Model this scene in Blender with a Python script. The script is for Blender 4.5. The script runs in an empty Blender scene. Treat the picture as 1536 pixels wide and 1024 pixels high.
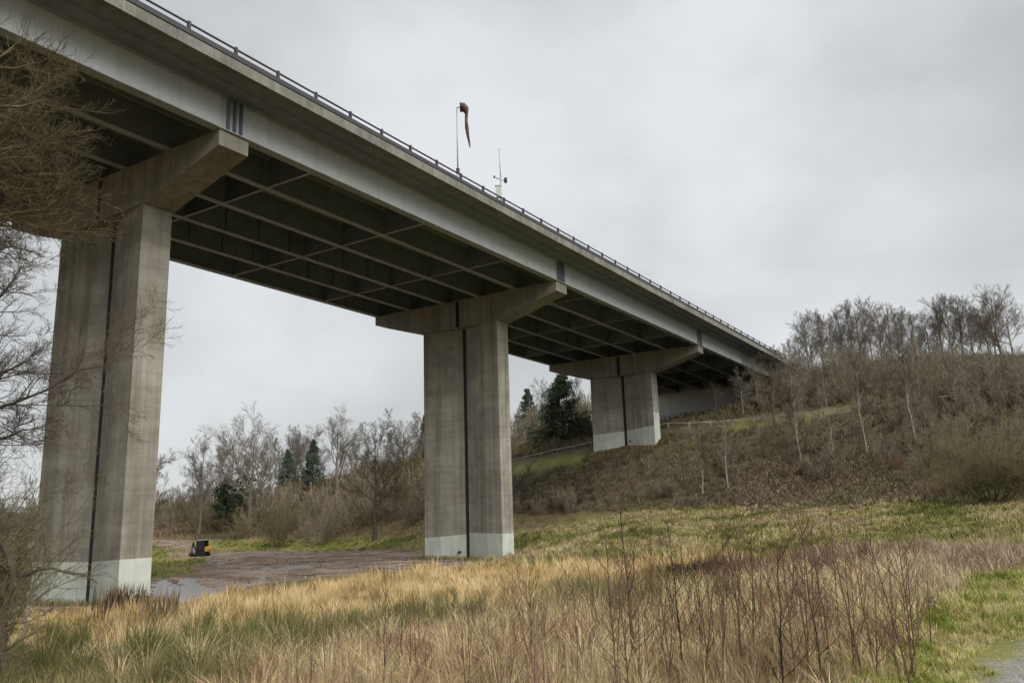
SUN_E, SKY_S, EXPO = 3.2, 1.0, 0.2
import bpy, math, random
import numpy as np
from mathutils import Vector, Matrix
R = math.radians
sc = bpy.context.scene
COL = sc.collection
rng = np.random.default_rng(11)

# ------------------------------------------------------------------ camera
F, PITCH, ROLL, TH, GRADE = 1216.0, 0.20585, 0.03022, 0.57084, -0.00923
CP, SP, CR, SR = math.cos(PITCH), math.sin(PITCH), math.cos(ROLL), math.sin(ROLL)
cam_data = bpy.data.cameras.new('camera')
cam = bpy.data.objects.new('camera', cam_data)
COL.objects.link(cam)
cam_data.sensor_width = 36.0
cam_data.sensor_fit = 'HORIZONTAL'
cam_data.lens = F / 1536.0 * 36.0
cam_data.clip_start, cam_data.clip_end = 0.1, 6000.0
cam.matrix_world = Matrix.Rotation(math.pi / 2 + PITCH, 4, 'X') @ Matrix.Rotation(-ROLL, 4, 'Z')
sc.camera = cam

def ray(px, py):
    """Direction through a point of the 1536x1024 photograph, scaled to horizontal length one."""
    dx, dy = px - 768.0, py - 512.0
    a, b = CR * dx - SR * dy, SR * dx + CR * dy
    X, Z = a / F, -b / F
    d = np.array([X, CP - Z * SP, SP + Z * CP])
    return d / np.hypot(d[0], d[1])

def W(px, py, d):
    return ray(px, py) * d

def project(P):
    P = np.asarray(P, float)
    x, y, z = P[..., 0], P[..., 1], P[..., 2]
    Y = y * CP + z * SP
    Z = -y * SP + z * CP
    Ys = np.where(Y > 0.05, Y, 0.05)
    a, b = F * x / Ys, -F * Z / Ys
    px, py = 768 + CR * a + SR * b, 512 - SR * a + CR * b
    bad = Y <= 0.05
    return np.where(bad, -1e5, px), np.where(bad, -1e5, py)

D_AX = np.array([math.sin(TH), math.cos(TH), 0.0])      # along the bridge, away from the viewer
N_AX = np.array([-math.cos(TH), math.sin(TH), 0.0])     # across the bridge, away from the viewer
def B(s, u, z):
    s, u, z = np.broadcast_arrays(np.asarray(s, float), np.asarray(u, float), np.asarray(z, float))
    return s[..., None] * D_AX + u[..., None] * N_AX + z[..., None] * np.array([0, 0, 1.0])

# ------------------------------------------------------------------ noise
def _hash(ix, iy, seed):
    h = (ix.astype(np.int64) * 374761393 + iy.astype(np.int64) * 668265263 + seed * 1442695041) & 0xFFFFFFFF
    h = ((h ^ (h >> 13)) * 1274126177) & 0xFFFFFFFF
    return ((h ^ (h >> 16)) & 0xFFFF) / 65535.0
def vnoise(x, y, seed=0):
    ix, iy = np.floor(x), np.floor(y)
    fx, fy = x - ix, y - iy
    fx, fy = fx * fx * (3 - 2 * fx), fy * fy * (3 - 2 * fy)
    a, b = _hash(ix, iy, seed), _hash(ix + 1, iy, seed)
    c, d = _hash(ix, iy + 1, seed), _hash(ix + 1, iy + 1, seed)
    return (a * (1 - fx) + b * fx) * (1 - fy) + (c * (1 - fx) + d * fx) * fy
def fbm(x, y, seed=0, o=4):
    t, amp, tot = 0, 1.0, 0
    for i in range(o):
        t = t + amp * vnoise(x * 2 ** i, y * 2 ** i, seed + i)
        tot += amp
        amp *= .5
    return t / tot

# ------------------------------------------------------------------ terrain heights
_ctrl = []
for px, py, d in [
    (640, 800, 108), (500, 806, 125), (380, 812, 128), (300, 801, 150), (240, 796, 180), (240, 772, 260),
    (640, 740, 125), (640, 692, 150), (560, 720, 150), (500, 752, 145), (450, 733, 172), (350, 772, 165), (300, 770, 220),
    (800, 800, 74), (900, 800, 60), (800, 790, 82), (900, 772, 80), (1000, 816, 45), (1000, 777, 72), (1200, 800, 45), (1200, 766, 66),
    (1400, 790, 45), (1400, 764, 60), (1536, 768, 50), (1536, 800, 34), (1000, 760, 78), (1200, 753, 73), (1350, 746, 68), (1500, 741, 61),
    (770, 694, 104), (890, 669, 98), (1000, 640, 95), (1200, 626, 92), (1340, 609, 88), (1460, 596, 86), (1570, 590, 84), (700, 712, 112),
    (1000, 641, 124), (1085, 609, 118), (1120, 592, 117), (1210, 560, 122), (1300, 545, 115), (1400, 543, 110), (1536, 556, 101),
    (850, 640, 135), (780, 655, 140), (850, 735, 87), (950, 720, 85), (1100, 690, 84), (1250, 690, 81), (1400, 690, 74), (1500, 690, 70)]:
    p = W(px, py, d)
    _ctrl.append((p[0], p[1], p[2]))
_ctrl += [(0, 0, -1.6), (-3, 5, -1.75), (3, 5, -1.6), (0, -20, -1.6), (20, -5, -1.3), (-20, -5, -2.2), (6, 9, -1.55), (9, 15, -1.6),
          (0, 10, -1.9), (-5, 10, -2.25), (5, 18, -2.0), (0, 18, -2.45), (-8, 18, -2.8), (-11, 13, -2.8), (0, 26, -3.0), (-6, 30, -3.3),
          (-15, 26, -3.3), (12, 20, -1.6), (13, 30, -1.8), (6, 30, -2.5), (-30, 15, -3.2), (-40, 40, -3.6), (-60, 80, -3.6), (-100, 120, -3.2),
          (30, 20, -1.3), (42, 50, 0.5), (52, 75, 8), (64, 88, 14), (90, 100, 17), (70, 150, 20), (110, 140, 18), (30, 180, 19), (0, 180, 15), (-20, 190, 13),
          (-500, 300, 2), (-300, 500, 6), (0, 600, 16), (300, 500, 22), (500, 300, 18), (300, -300, 3), (-300, -300, -3), (0, -500, 0), (200, 0, 4), (-200, 0, -3),
          (-1800, 600, 4), (-900, 1800, 12), (900, 1800, 20), (1800, 600, 16), (0, -1800, 2), (1500, -1500, 5), (-1500, -1500, 0)]
for s, u, z in [(22.6, 37, -3.5), (22.6, 42.8, -3.55), (53.4, 35, -3.6), (53.4, 42.8, -3.7), (83.1, 43, 6.1), (84, 35, 6.9), (85, 46, 6.3), (86, 30, 7.3),
                (38, 40, -3.65), (38, 55, -3.65), (50, 60, -3.65), (62, 44, -3.3), (25, 60, -3.6), (10, 45, -3.5), (38, 33, -3.5), (116, 30, 15.9), (116, 49, 11.9), (108, 40, 11.9), (140, 26, 18.2), (140, 50, 18.0)]:
    p = B(s, u, z)
    _ctrl.append((float(p[0]), float(p[1]), z))
CT = np.array(_ctrl)
def _phi(dx, dy):
    return np.sqrt(dx * dx + dy * dy + 4.0)
_n = len(CT)
_A = np.zeros((_n + 1, _n + 1))
_A[:_n, :_n] = _phi(CT[:, 0, None] - CT[None, :, 0], CT[:, 1, None] - CT[None, :, 1]) - np.eye(_n) * 0.6
_A[:_n, _n] = _A[_n, :_n] = 1
_w = np.linalg.solve(_A, np.append(CT[:, 2], 0))

def inpoly(px, py, poly):
    poly = np.asarray(poly, float)
    px, py = np.asarray(px, float), np.asarray(py, float)
    r = np.zeros(px.shape, bool)
    j = len(poly) - 1
    for i in range(len(poly)):
        xi, yi = poly[i]
        xj, yj = poly[j]
        c = ((yi > py) != (yj > py)) & (px < (xj - xi) * (py - yi) / (yj - yi + 1e-12) + xi)
        r ^= c
        j = i
    return r

def base_h(x, y):
    x, y = np.asarray(x, float), np.asarray(y, float)
    out = np.full(x.shape, _w[_n])
    for i in range(_n):
        out += _w[i] * _phi(x - CT[i, 0], y - CT[i, 1])
    return out

# places on the valley floor, outlined on the plain z = -3.6 or where the eye meets the slope
MUD_Z = -3.66
def on_plane(px, py, z):
    r = ray(px, py)
    t = z / r[2]
    return (r[0] * t, r[1] * t)
MUD = [on_plane(*q, MUD_Z) for q in [(-120, 905), (40, 900), (150, 885), (226, 868), (285, 863), (300, 846), (312, 831), (360, 826), (410, 824), (560, 826), (640, 829), (760, 831),
                                     (790, 838), (775, 848), (640, 858), (540, 862), (450, 870), (380, 884), (300, 905), (222, 912), (100, 930), (-120, 940)]]
def _azd(px, d):
    r = ray(px, 766.0 - (px - 768) * SR)
    return (r[0] * d, r[1] * d)
TRACK = [_azd(*q) for q in [(200, 176), (245, 128), (285, 98), (320, 80), (372, 92), (335, 108), (290, 132), (255, 165), (225, 210), (200, 215)]]
def sdf(x, y, poly):
    """signed distance, positive inside"""
    P = np.asarray(poly, float)
    d = np.full(np.shape(x), 1e9)
    for i in range(len(P)):
        a, b = P[i - 1], P[i]
        e = b - a
        t = np.clip(((x - a[0]) * e[0] + (y - a[1]) * e[1]) / (e @ e), 0, 1)
        d = np.minimum(d, np.hypot(x - a[0] - t * e[0], y - a[1] - t * e[1]))
    return np.where(inpoly(x, y, P), d, -d)
PATH_C = np.array([(-7, -9), (-2.8, -3.2), (-.5, -.2), (1.55, 2.65), (3.7, 5.6), (5.9, 8.5), (8.8, 11.6), (12.6, 14.4), (17, 17.5), (24, 21), (36, 25)], float)
def path_dist(x, y):
    d = np.full(np.shape(x), 1e9)
    for i in range(len(PATH_C) - 1):
        a, b = PATH_C[i], PATH_C[i + 1]
        e = b - a
        t = np.clip(((x - a[0]) * e[0] + (y - a[1]) * e[1]) / (e @ e), 0, 1)
        d = np.minimum(d, np.hypot(x - a[0] - t * e[0], y - a[1] - t * e[1]))
    return d
def smooth(a, b, x):
    t = np.clip((x - a) / (b - a), 0, 1)
    return t * t * (3 - 2 * t)

def height(x, y, fine=True):
    x, y = np.asarray(x, float), np.asarray(y, float)
    h = base_h(x, y)
    r = np.hypot(x, y)
    m = smooth(-3.5, 2.0, sdf(x, y, MUD))
    if fine:
        h = h + (fbm(x / 5.0, y / 5.0, 5) - .5) * .35 * smooth(4, 20, r) + (fbm(x / 1.1, y / 1.1, 9, 3) - .5) * .10
        h = h + (fbm(x / 60., y / 60., 21) - .5) * 8 * smooth(180, 500, r)
    mh = MUD_Z + (fbm(x / 3.2 + y / 7, y / 3.6, 31, 3) - .5) * .36 + (fbm(x / 10., y / 7., 33, 2) - .5) * .34 + np.abs(np.sin((x * .94 + y * .34 + 2.5 * fbm(x / 9, y / 9, 35, 2)) * 2.1)) * .07
    return h * (1 - m) + mh * m
def gz(x, y):
    return float(height(np.array([x]), np.array([y]))[0])
def at(px, d):
    """ground point at photo column px (taken at eye level) and horizontal distance d"""
    r = ray(px, 766.0 - (px - 768) * SR)
    x, y = r[0] * d, r[1] * d
    return np.array([x, y, gz(x, y)])

# ------------------------------------------------------------------ mesh helpers
def wloc(o):
    v = Vector((0, 0, 0))
    while o is not None:
        v = v + o.location
        o = o.parent
    return np.array(v)
def tag(o, label=None, cat=None, group=None, kind=None):
    if label: o['label'] = label
    if cat: o['category'] = cat
    if group: o['group'] = group
    if kind: o['kind'] = kind
    return o
def make_mesh(name, V, faces, mat, smooth_=False, colors=None, attr='tint'):
    """faces: list of (k-gon index arrays)"""
    me = bpy.data.meshes.new(name)
    V = np.asarray(V, np.float32)
    me.vertices.add(len(V))
    me.vertices.foreach_set('co', V.ravel())
    faces = [np.asarray(f, np.int32) for f in faces if len(f)]
    nl = sum(f.size for f in faces)
    npoly = sum(len(f) for f in faces)
    me.loops.add(nl)
    me.polygons.add(npoly)
    me.loops.foreach_set('vertex_index', np.concatenate([f.ravel() for f in faces]))
    tot = np.concatenate([np.full(len(f), f.shape[1], np.int32) for f in faces])
    start = np.concatenate([[0], np.cumsum(tot)[:-1]]).astype(np.int32)
    me.polygons.foreach_set('loop_start', start)
    me.polygons.foreach_set('use_smooth', np.full(npoly, smooth_, bool))
    if colors is not None:
        ca = me.color_attributes.new(attr, 'FLOAT_COLOR', 'POINT')
        c4 = np.ones((len(V), 4), np.float32)
        c4[:, :colors.shape[1]] = colors
        ca.data.foreach_set('color', c4.ravel())
    me.update(calc_edges=True)
    if mat is not None:
        me.materials.append(mat)
    return me
def obj(name, me, parent=None):
    o = bpy.data.objects.new(name, me)
    COL.objects.link(o)
    if parent is not None:
        o.parent = parent
    return o
def empty(name, loc, label=None, cat=None, group=None):
    o = bpy.data.objects.new(name, None)
    o.empty_display_size = .3
    COL.objects.link(o)
    o.location = [float(a) for a in loc]
    tag(o, label, cat, group)
    return o
def copy_tree(o, parent=None):
    c = o.copy()
    COL.objects.link(c)
    if parent is not None:
        c.parent = parent
    for ch in list(o.children):
        copy_tree(ch, c)
    return c

class MB:
    """collects solids in world coordinates, then links them as one mesh object"""
    def __init__(s):
        s.v, s.q, s.n = [], {}, 0
    def add(s, V, faces):
        V = np.asarray(V, float)
        s.v.append(V)
        for f in faces:
            f = np.asarray(f)
            if f.ndim == 1: f = f[None]
            s.q.setdefault(f.shape[1], []).append(f + s.n)
        s.n += len(V)
    def hexa(s, P):
        """8 points: bottom ring 0-3, top ring 4-7"""
        s.add(P, [[[3, 2, 1, 0], [4, 5, 6, 7], [0, 1, 5, 4], [1, 2, 6, 5], [2, 3, 7, 6], [3, 0, 4, 7]]])
    def bbox(s, s0, s1, u0, u1, z0, z1, g=True):
        """box along the bridge, following its gradient"""
        f = lambda a: GRADE * a if g else 0
        P = [B(s0, u0, z0 + f(s0)), B(s1, u0, z0 + f(s1)), B(s1, u1, z0 + f(s1)), B(s0, u1, z0 + f(s0)),
             B(s0, u0, z1 + f(s0)), B(s1, u0, z1 + f(s1)), B(s1, u1, z1 + f(s1)), B(s0, u1, z1 + f(s0))]
        P = np.array(P)
        s.hexa(P[[3, 2, 1, 0, 7, 6, 5, 4]])
    def box(s, c, size, rot=None):
        c, h = np.asarray(c, float), np.asarray(size, float) / 2
        P = np.array([(-1, -1, -1), (1, -1, -1), (1, 1, -1), (-1, 1, -1), (-1, -1, 1), (1, -1, 1), (1, 1, 1), (-1, 1, 1)]) * h
        if rot is not None: P = P @ np.asarray(rot).T
        s.hexa(P + c)
    def prism(s, ring0, ring1):
        """two matching rings of n points, capped"""
        n = len(ring0)
        V = np.concatenate([ring0, ring1])
        i = np.arange(n)
        j = (i + 1) % n
        s.add(V, [np.stack([i, j, j + n, i + n], 1), np.arange(n)[::-1][None], (np.arange(n) + n)[None]])
    def tube(s, pts, r, k=8):
        pts = np.asarray(pts, float)
        r = np.broadcast_to(np.asarray(r, float), (len(pts),))
        V, Q = tubes(pts[None], r[None], k)
        s.add(V, [Q])
        n = len(pts)
        s.q.setdefault(k, []).append((np.arange(k)[::-1][None]) + s.n - n * k)
        s.q.setdefault(k, []).append((np.arange(k)[None]) + s.n - k)
    def build(s, name, mat, parent=None, smooth_=False):
        V = np.concatenate(s.v)
        if parent is not None: V = V - wloc(parent)
        return obj(name, make_mesh(name, V, [np.concatenate(f) for f in s.q.values()], mat, smooth_), parent)

def tubes(P, Rr, k):
    """P (b,n,3), Rr (b,n) -> verts, quads of b open tubes"""
    b, n, _ = P.shape
    T = np.empty_like(P)
    T[:, 1:-1] = P[:, 2:] - P[:, :-2]
    T[:, 0], T[:, -1] = P[:, 1] - P[:, 0], P[:, -1] - P[:, -2]
    T /= np.linalg.norm(T, axis=2, keepdims=True) + 1e-9
    mean = T.mean(1)
    ref = np.where(np.abs(mean[:, 2:3]) > .8, np.array([[1., 0, 0]]), np.array([[0, 0, 1.]]))
    U = np.cross(T, ref[:, None])
    U /= np.linalg.norm(U, axis=2, keepdims=True) + 1e-9
    Vv = np.cross(T, U)
    a = np.arange(k) * 2 * math.pi / k
    V = P[:, :, None] + Rr[:, :, None, None] * (U[:, :, None] * np.cos(a)[:, None] + Vv[:, :, None] * np.sin(a)[:, None])
    base = (np.arange(b) * n * k)[:, None, None] + (np.arange(n - 1) * k)[None, :, None]
    i = np.arange(k)
    j = (i + 1) % k
    q = np.stack([base + i, base + j, base + k + j, base + k + i], -1).reshape(-1, 4)
    return V.reshape(-1, 3), q
# ------------------------------------------------------------------ materials
def nmat(name, rough=.9, spec=.25):
    m = bpy.data.materials.new(name)
    m.use_nodes = True
    nt = m.node_tree
    b = nt.nodes['Principled BSDF']
    b.inputs['Roughness'].default_value = rough
    b.inputs['Specular IOR Level'].default_value = spec
    return m, nt, b
def N(nt, typ, **kw):
    n = nt.nodes.new(typ)
    for k, v in kw.items():
        if hasattr(n, k): setattr(n, k, v)
        else: n.inputs[k].default_value = v
    return n
def coord(nt, scale=(1, 1, 1), rot=0.0):
    g = N(nt, 'ShaderNodeNewGeometry')
    mp = N(nt, 'ShaderNodeMapping')
    mp.inputs['Scale'].default_value = scale
    mp.inputs['Rotation'].default_value = (0, 0, rot)
    nt.links.new(g.outputs['Position'], mp.inputs['Vector'])
    return mp.outputs[0]
def noise(nt, vec, scale, detail=5, rough=.6):
    n = N(nt, 'ShaderNodeTexNoise')
    n.inputs['Scale'].default_value, n.inputs['Detail'].default_value, n.inputs['Roughness'].default_value = scale, detail, rough
    if vec is not None: nt.links.new(vec, n.inputs['Vector'])
    return n.outputs['Fac']
def ramp(nt, fac, stops):
    r = N(nt, 'ShaderNodeValToRGB')
    e = r.color_ramp.elements
    while len(e) < len(stops): e.new(.5)
    for i, (p, c) in enumerate(stops):
        e[i].position = p
        e[i].color = (*c, 1) if len(c) == 3 else (c[0], c[0], c[0], 1)
    nt.links.new(fac, r.inputs['Fac'])
    return r.outputs['Color']
def mixc(nt, a, b, f, mode='MIX'):
    m = N(nt, 'ShaderNodeMix', data_type='RGBA', blend_type=mode)
    for sock, v in ((m.inputs[6], a), (m.inputs[7], b), (m.inputs[0], f)):
        if hasattr(v, 'is_linked') or hasattr(v, 'node'): nt.links.new(v, sock)
        else: sock.default_value = (*v, 1) if isinstance(v, tuple) else v
    return m.outputs[2]
def math_(nt, op, a, b=None):
    m = N(nt, 'ShaderNodeMath', operation=op)
    for sock, v in ((m.inputs[0], a), (m.inputs[1], b)):
        if v is None: continue
        if hasattr(v, 'node'): nt.links.new(v, sock)
        else: sock.default_value = v
    return m.outputs[0]
def bump(nt, b, h, strength=.3, dist=.02):
    bp = N(nt, 'ShaderNodeBump')
    bp.inputs['Strength'].default_value, bp.inputs['Distance'].default_value = strength, dist
    nt.links.new(h, bp.inputs['Height'])
    nt.links.new(bp.outputs[0], b.inputs['Normal'])

def concrete(name, c0, c1, streak=.5, boards=True, stain=(.10, .085, .06), lift=0.0):
    m, nt, b = nmat(name, .92, .2)
    v = coord(nt)
    base = ramp(nt, noise(nt, v, .55, 6, .62), [(.28, c0), (.72, c1)])
    fine = noise(nt, v, 9, 4, .7)
    base = mixc(nt, base, ramp(nt, fine, [(.3, (.72, .72, .72)), (.7, (1.12, 1.12, 1.12))]), .55, 'MULTIPLY')
    sv = coord(nt, (1.6, 1.6, .045))
    st = ramp(nt, noise(nt, sv, 1.3, 6, .65), [(.46, (0.,)), (.70, (1.,))])
    base = mixc(nt, base, stain, math_(nt, 'MULTIPLY', st, streak))
    sv2 = coord(nt, (2.3, 2.3, .06))
    wt = ramp(nt, noise(nt, sv2, 1.9, 4, .6), [(.60, (0.,)), (.74, (1.,))])
    base = mixc(nt, base, (.52, .50, .45), math_(nt, 'MULTIPLY', wt, .35 * streak))
    if boards:
        bv = coord(nt, (.12, .12, 1))
        bb = noise(nt, bv, 3.4, 2, .5)
        base = mixc(nt, base, ramp(nt, bb, [(.35, (.82, .81, .79)), (.65, (1.12, 1.12, 1.12))]), .45, 'MULTIPLY')
        g = N(nt, 'ShaderNodeNewGeometry')
        sx = N(nt, 'ShaderNodeSeparateXYZ')
        nt.links.new(g.outputs['Position'], sx.inputs[0])
        fr = math_(nt, 'FRACT', math_(nt, 'DIVIDE', sx.outputs['Z'], 1.22))
        jl = ramp(nt, fr, [(.0, (.60, .59, .56)), (.025, (1., 1., 1.))])
        base = mixc(nt, base, jl, .7, 'MULTIPLY')
        big = noise(nt, coord(nt, (.05, .05, .35)), 1.0, 2, .5)
        base = mixc(nt, base, ramp(nt, big, [(.35, (.78, .74, .68)), (.65, (1.1, 1.1, 1.1))]), .6, 'MULTIPLY')
    nt.links.new(base, b.inputs['Base Color'])
    bump(nt, b, noise(nt, v, 14, 5, .7), .35, .01)
    return m
def painted(name, col, rough=.55, var=.25, dirt=(.09, .085, .07), dirt_amt=.35, streak=True):
    m, nt, b = nmat(name, rough, .35)
    v = coord(nt)
    c = mixc(nt, col, ramp(nt, noise(nt, v, 1.1, 5, .6), [(.3, (1 - var,) * 3), (.7, (1 + var * .4,) * 3)]), 1.0, 'MULTIPLY')
    sv = coord(nt, (2, 2, .12) if streak else (1, 1, 1))
    c = mixc(nt, c, dirt, math_(nt, 'MULTIPLY', ramp(nt, noise(nt, sv, 1.6, 6, .7), [(.5, (0.,)), (.72, (1.,))]), dirt_amt))
    nt.links.new(c, b.inputs['Base Color'])
    return m
def bark(name, c0, c1, scale=6.0):
    m, nt, b = nmat(name, .95, .1)
    tc = N(nt, 'ShaderNodeTexCoord')
    oi = N(nt, 'ShaderNodeObjectInfo')
    n = noise(nt, tc.outputs['Object'], scale, 4, .7)
    c = ramp(nt, n, [(.3, c0), (.7, c1)])
    c = mixc(nt, c, ramp(nt, oi.outputs['Random'], [(0, (.8, .8, .8)), (1, (1.2, 1.17, 1.12))]), 1.0, 'MULTIPLY')
    nt.links.new(c, b.inputs['Base Color'])
    return m
def tinted(name, rough=.85, spec=.15, trans=0.0):
    m, nt, b = nmat(name, rough, spec)
    a = N(nt, 'ShaderNodeAttribute', attribute_name='tint')
    nt.links.new(a.outputs['Color'], b.inputs['Base Color'])
    return m

M_col = concrete('column_concrete', (.205, .195, .165), (.37, .355, .305), .65)
M_cross = concrete('crosshead_concrete', (.18, .172, .145), (.30, .28, .235), .6, boards=False)
M_edge = concrete('parapet_concrete', (.13, .128, .112), (.27, .265, .235), .8, boards=False, stain=(.11, .11, .085))
M_soff = concrete('soffit_concrete', (.16, .175, .185), (.24, .26, .27), .4, boards=False, stain=(.09, .095, .095))
M_abut = concrete('abutment_concrete', (.62, .62, .56), (.74, .73, .67), .2, boards=False)
M_white = painted('white_masonry_paint', (.50, .53, .47), .6, .16, (.24, .235, .18), .5)
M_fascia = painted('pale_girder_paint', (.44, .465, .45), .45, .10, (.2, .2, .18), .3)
M_girder = painted('shade_toned_girder_paint', (.175, .20, .225), .6, .2, (.10, .105, .11), .35)  # shade among the inner girders is put into this darker colour
M_flange = painted('flange_paint', (.30, .335, .345), .6, .2, (.16, .155, .14), .4)
M_rail = painted('rail_steel', (.055, .055, .06), .5, .2, (.06, .06, .06), .3)
M_stud = painted('galvanised_steel', (.42, .44, .45), .4, .1, (.25, .25, .25), .2)
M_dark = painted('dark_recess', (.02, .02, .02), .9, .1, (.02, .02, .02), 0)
M_asph = painted('asphalt', (.05, .05, .05), .9, .2, (.04, .04, .04), .2)

# ------------------------------------------------------------------ the viaduct
PIERS = [22.63, 53.45, 83.97]
ABUT = 114.5
RZ = 20.73                                   # top of the rail where s = 0
UE, UF = 27.49, 50.35                        # deck edges
GU = [29.75 + i * 3.66 for i in range(6)]    # girder webs
S0, S1 = -42.0, 117.0
p0 = B(22.6, 39, 0); p0[2] = -3.6
VIA = empty('viaduct', p0, 'long grey concrete and steel girder viaduct crossing the valley on tall twin-column piers', 'viaduct')

def strip(mb, s0, s1, profile, n=1):
    """extrudes a (u, z below rail) outline along the bridge"""
    pr = np.array(profile, float)
    for i in range(n):
        a, b = s0 + (s1 - s0) * i / n, s0 + (s1 - s0) * (i + 1) / n
        mb.prism(B(a, pr[:, 0], RZ + GRADE * a + pr[:, 1]), B(b, pr[:, 0], RZ + GRADE * b + pr[:, 1]))

mb = MB()
strip(mb, S0, S1 + 26, [(UE + .02, -1.16), (28.62, -1.14), (28.66, -1.25), (28.78, -1.26), (30.3, -1.24), (UF - 2.0, -1.24), (UF - .02, -1.16), (UF - .02, -.80), (UE + .02, -.80)])
deck = mb.build('deck_slab', M_soff, VIA)
mb = MB()
strip(mb, S0, S1 + 26, [(UE + .45, -.795), (UF - .45, -.795), (UF - .45, -.68), (UE + .45, -.68)])
mb.build('road_surface', M_asph, VIA)
for k, (ua, ub) in enumerate(((UE, UE + .4), (UF - .4, UF))):
    mb = MB()
    s = S0
    while s < S1 + 25:                        # precast edge units with open joints
        j = rng.normal(0, .006)
        a, b = s + .012, s + 2.4 - .012
        f = -1 if k == 0 else 1
        ue = UE if k == 0 else UF
        pr = [(ue + f * j, -1.19), (ue - f * .45, -1.155), (ue - f * .45, -.70), (ue - f * .05, -.66), (ue + f * j, -.70)]
        if f == 1: pr = pr[::-1]
        strip(mb, a, b, pr)
        s += 2.4
    mb.build('parapet_edge', M_edge, VIA)
    mb = MB()
    u = UE - .02 if k == 0 else UF - .2
    strip(mb, S0, S1 + 25, [(u, -.657), (u + .22, -.657), (u + .22, -.42), (u, -.42)])
    mb.build('kerb_rail', M_rail, VIA)
# handrail with posts
mb = MB()
for zz in (0.0,):
    mb.tube(B(np.linspace(S0, S1 + 24, 40), UE + .2, RZ + GRADE * np.linspace(S0, S1 + 24, 40) + zz - .04), .05, 8)
rail = mb.build('handrail', M_rail, VIA, True)
post0 = None
for i in range(-7, 42):
    s = 18.67 + 2.4 * i
    if post0 is None:
        mb = MB()
        mb.bbox(s - .065, s + .065, UE + .15, UE + .27, RZ - .43, RZ + .06)
        mb.bbox(s - .09, s + .09, UE + .12, UE + .30, RZ - .419, RZ - .40)
        post0 = mb.build('rail_post', M_rail, rail)
        s_first = s
    else:
        c = post0.copy()
        COL.objects.link(c)
        ds = s - s_first
        c.location = Vector(D_AX * ds + np.array([0, 0, GRADE * ds])) + post0.location
# girders
for gi, u in enumerate(GU):
    mb = MB()
    zt, zb_ = -1.245, -2.96
    zc = lambda a: RZ + a
    mb.bbox(S0, S1, u - .012, u + .012, zc(zb_) + .045, zc(zt) - .03)
    if gi in (3, 4):
        for s in np.arange(S0 + 1.1, S1, 2.56):
            for sg in (-1, 1):
                mb.bbox(s - .012, s + .012, u + sg * .013, u + sg * .12, zc(zb_) + .05, zc(zt) - .035)
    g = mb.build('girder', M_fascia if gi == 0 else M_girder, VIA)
    g['label'] = ('pale painted outer girder' if gi == 0 else 'dark inner girder' if gi < 5 else 'far edge girder')
    mb = MB()
    fw = .27 if gi in (0, 5) else .21
    mb.bbox(S0, S1, u - fw, u + fw, zc(zb_), zc(zb_) + .044)
    mb.bbox(S0, S1, u - .22, u + .22, zc(zt) - .029, zc(zt) - .001)
    mb.build('flange', M_flange, g)
    if gi == 0:
        for sp in PIERS:
            for ds in (-.36, 0, .36):
                mb = MB()
                mb.bbox(sp + ds - .02, sp + ds + .02, u - .28, u - .013, zc(zb_) + .046, zc(zt) - .032)
                mb.build('bearing_stiffener', M_girder, g)
# cross beams between the girders
cs = []
for p in [-8.2] + PIERS:
    cs += [p + 5.1, p + 14.4, p + 23.5]
for s in cs:
    mb = MB()
    zb_, zt = RZ - 2.96, RZ - 1.26
    for a, b in zip(GU[:-1], GU[1:]):
        mb.bbox(s - .01, s + .01, a + .19, b - .19, zb_ + .07, zt - .035)
        mb.bbox(s - .01, s + .01, a + .28, b - .28, zb_ + .05, zb_ + .07)
    x = mb.build('cross_beam', M_girder, VIA)
    mb = MB()
    for a, b in zip(GU[:-1], GU[1:]):
        mb.bbox(s - .085, s + .085, a + .275, b - .275, zb_ + .006, zb_ + .038)
    mb.build('cross_beam_flange', M_flange, x)
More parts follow.
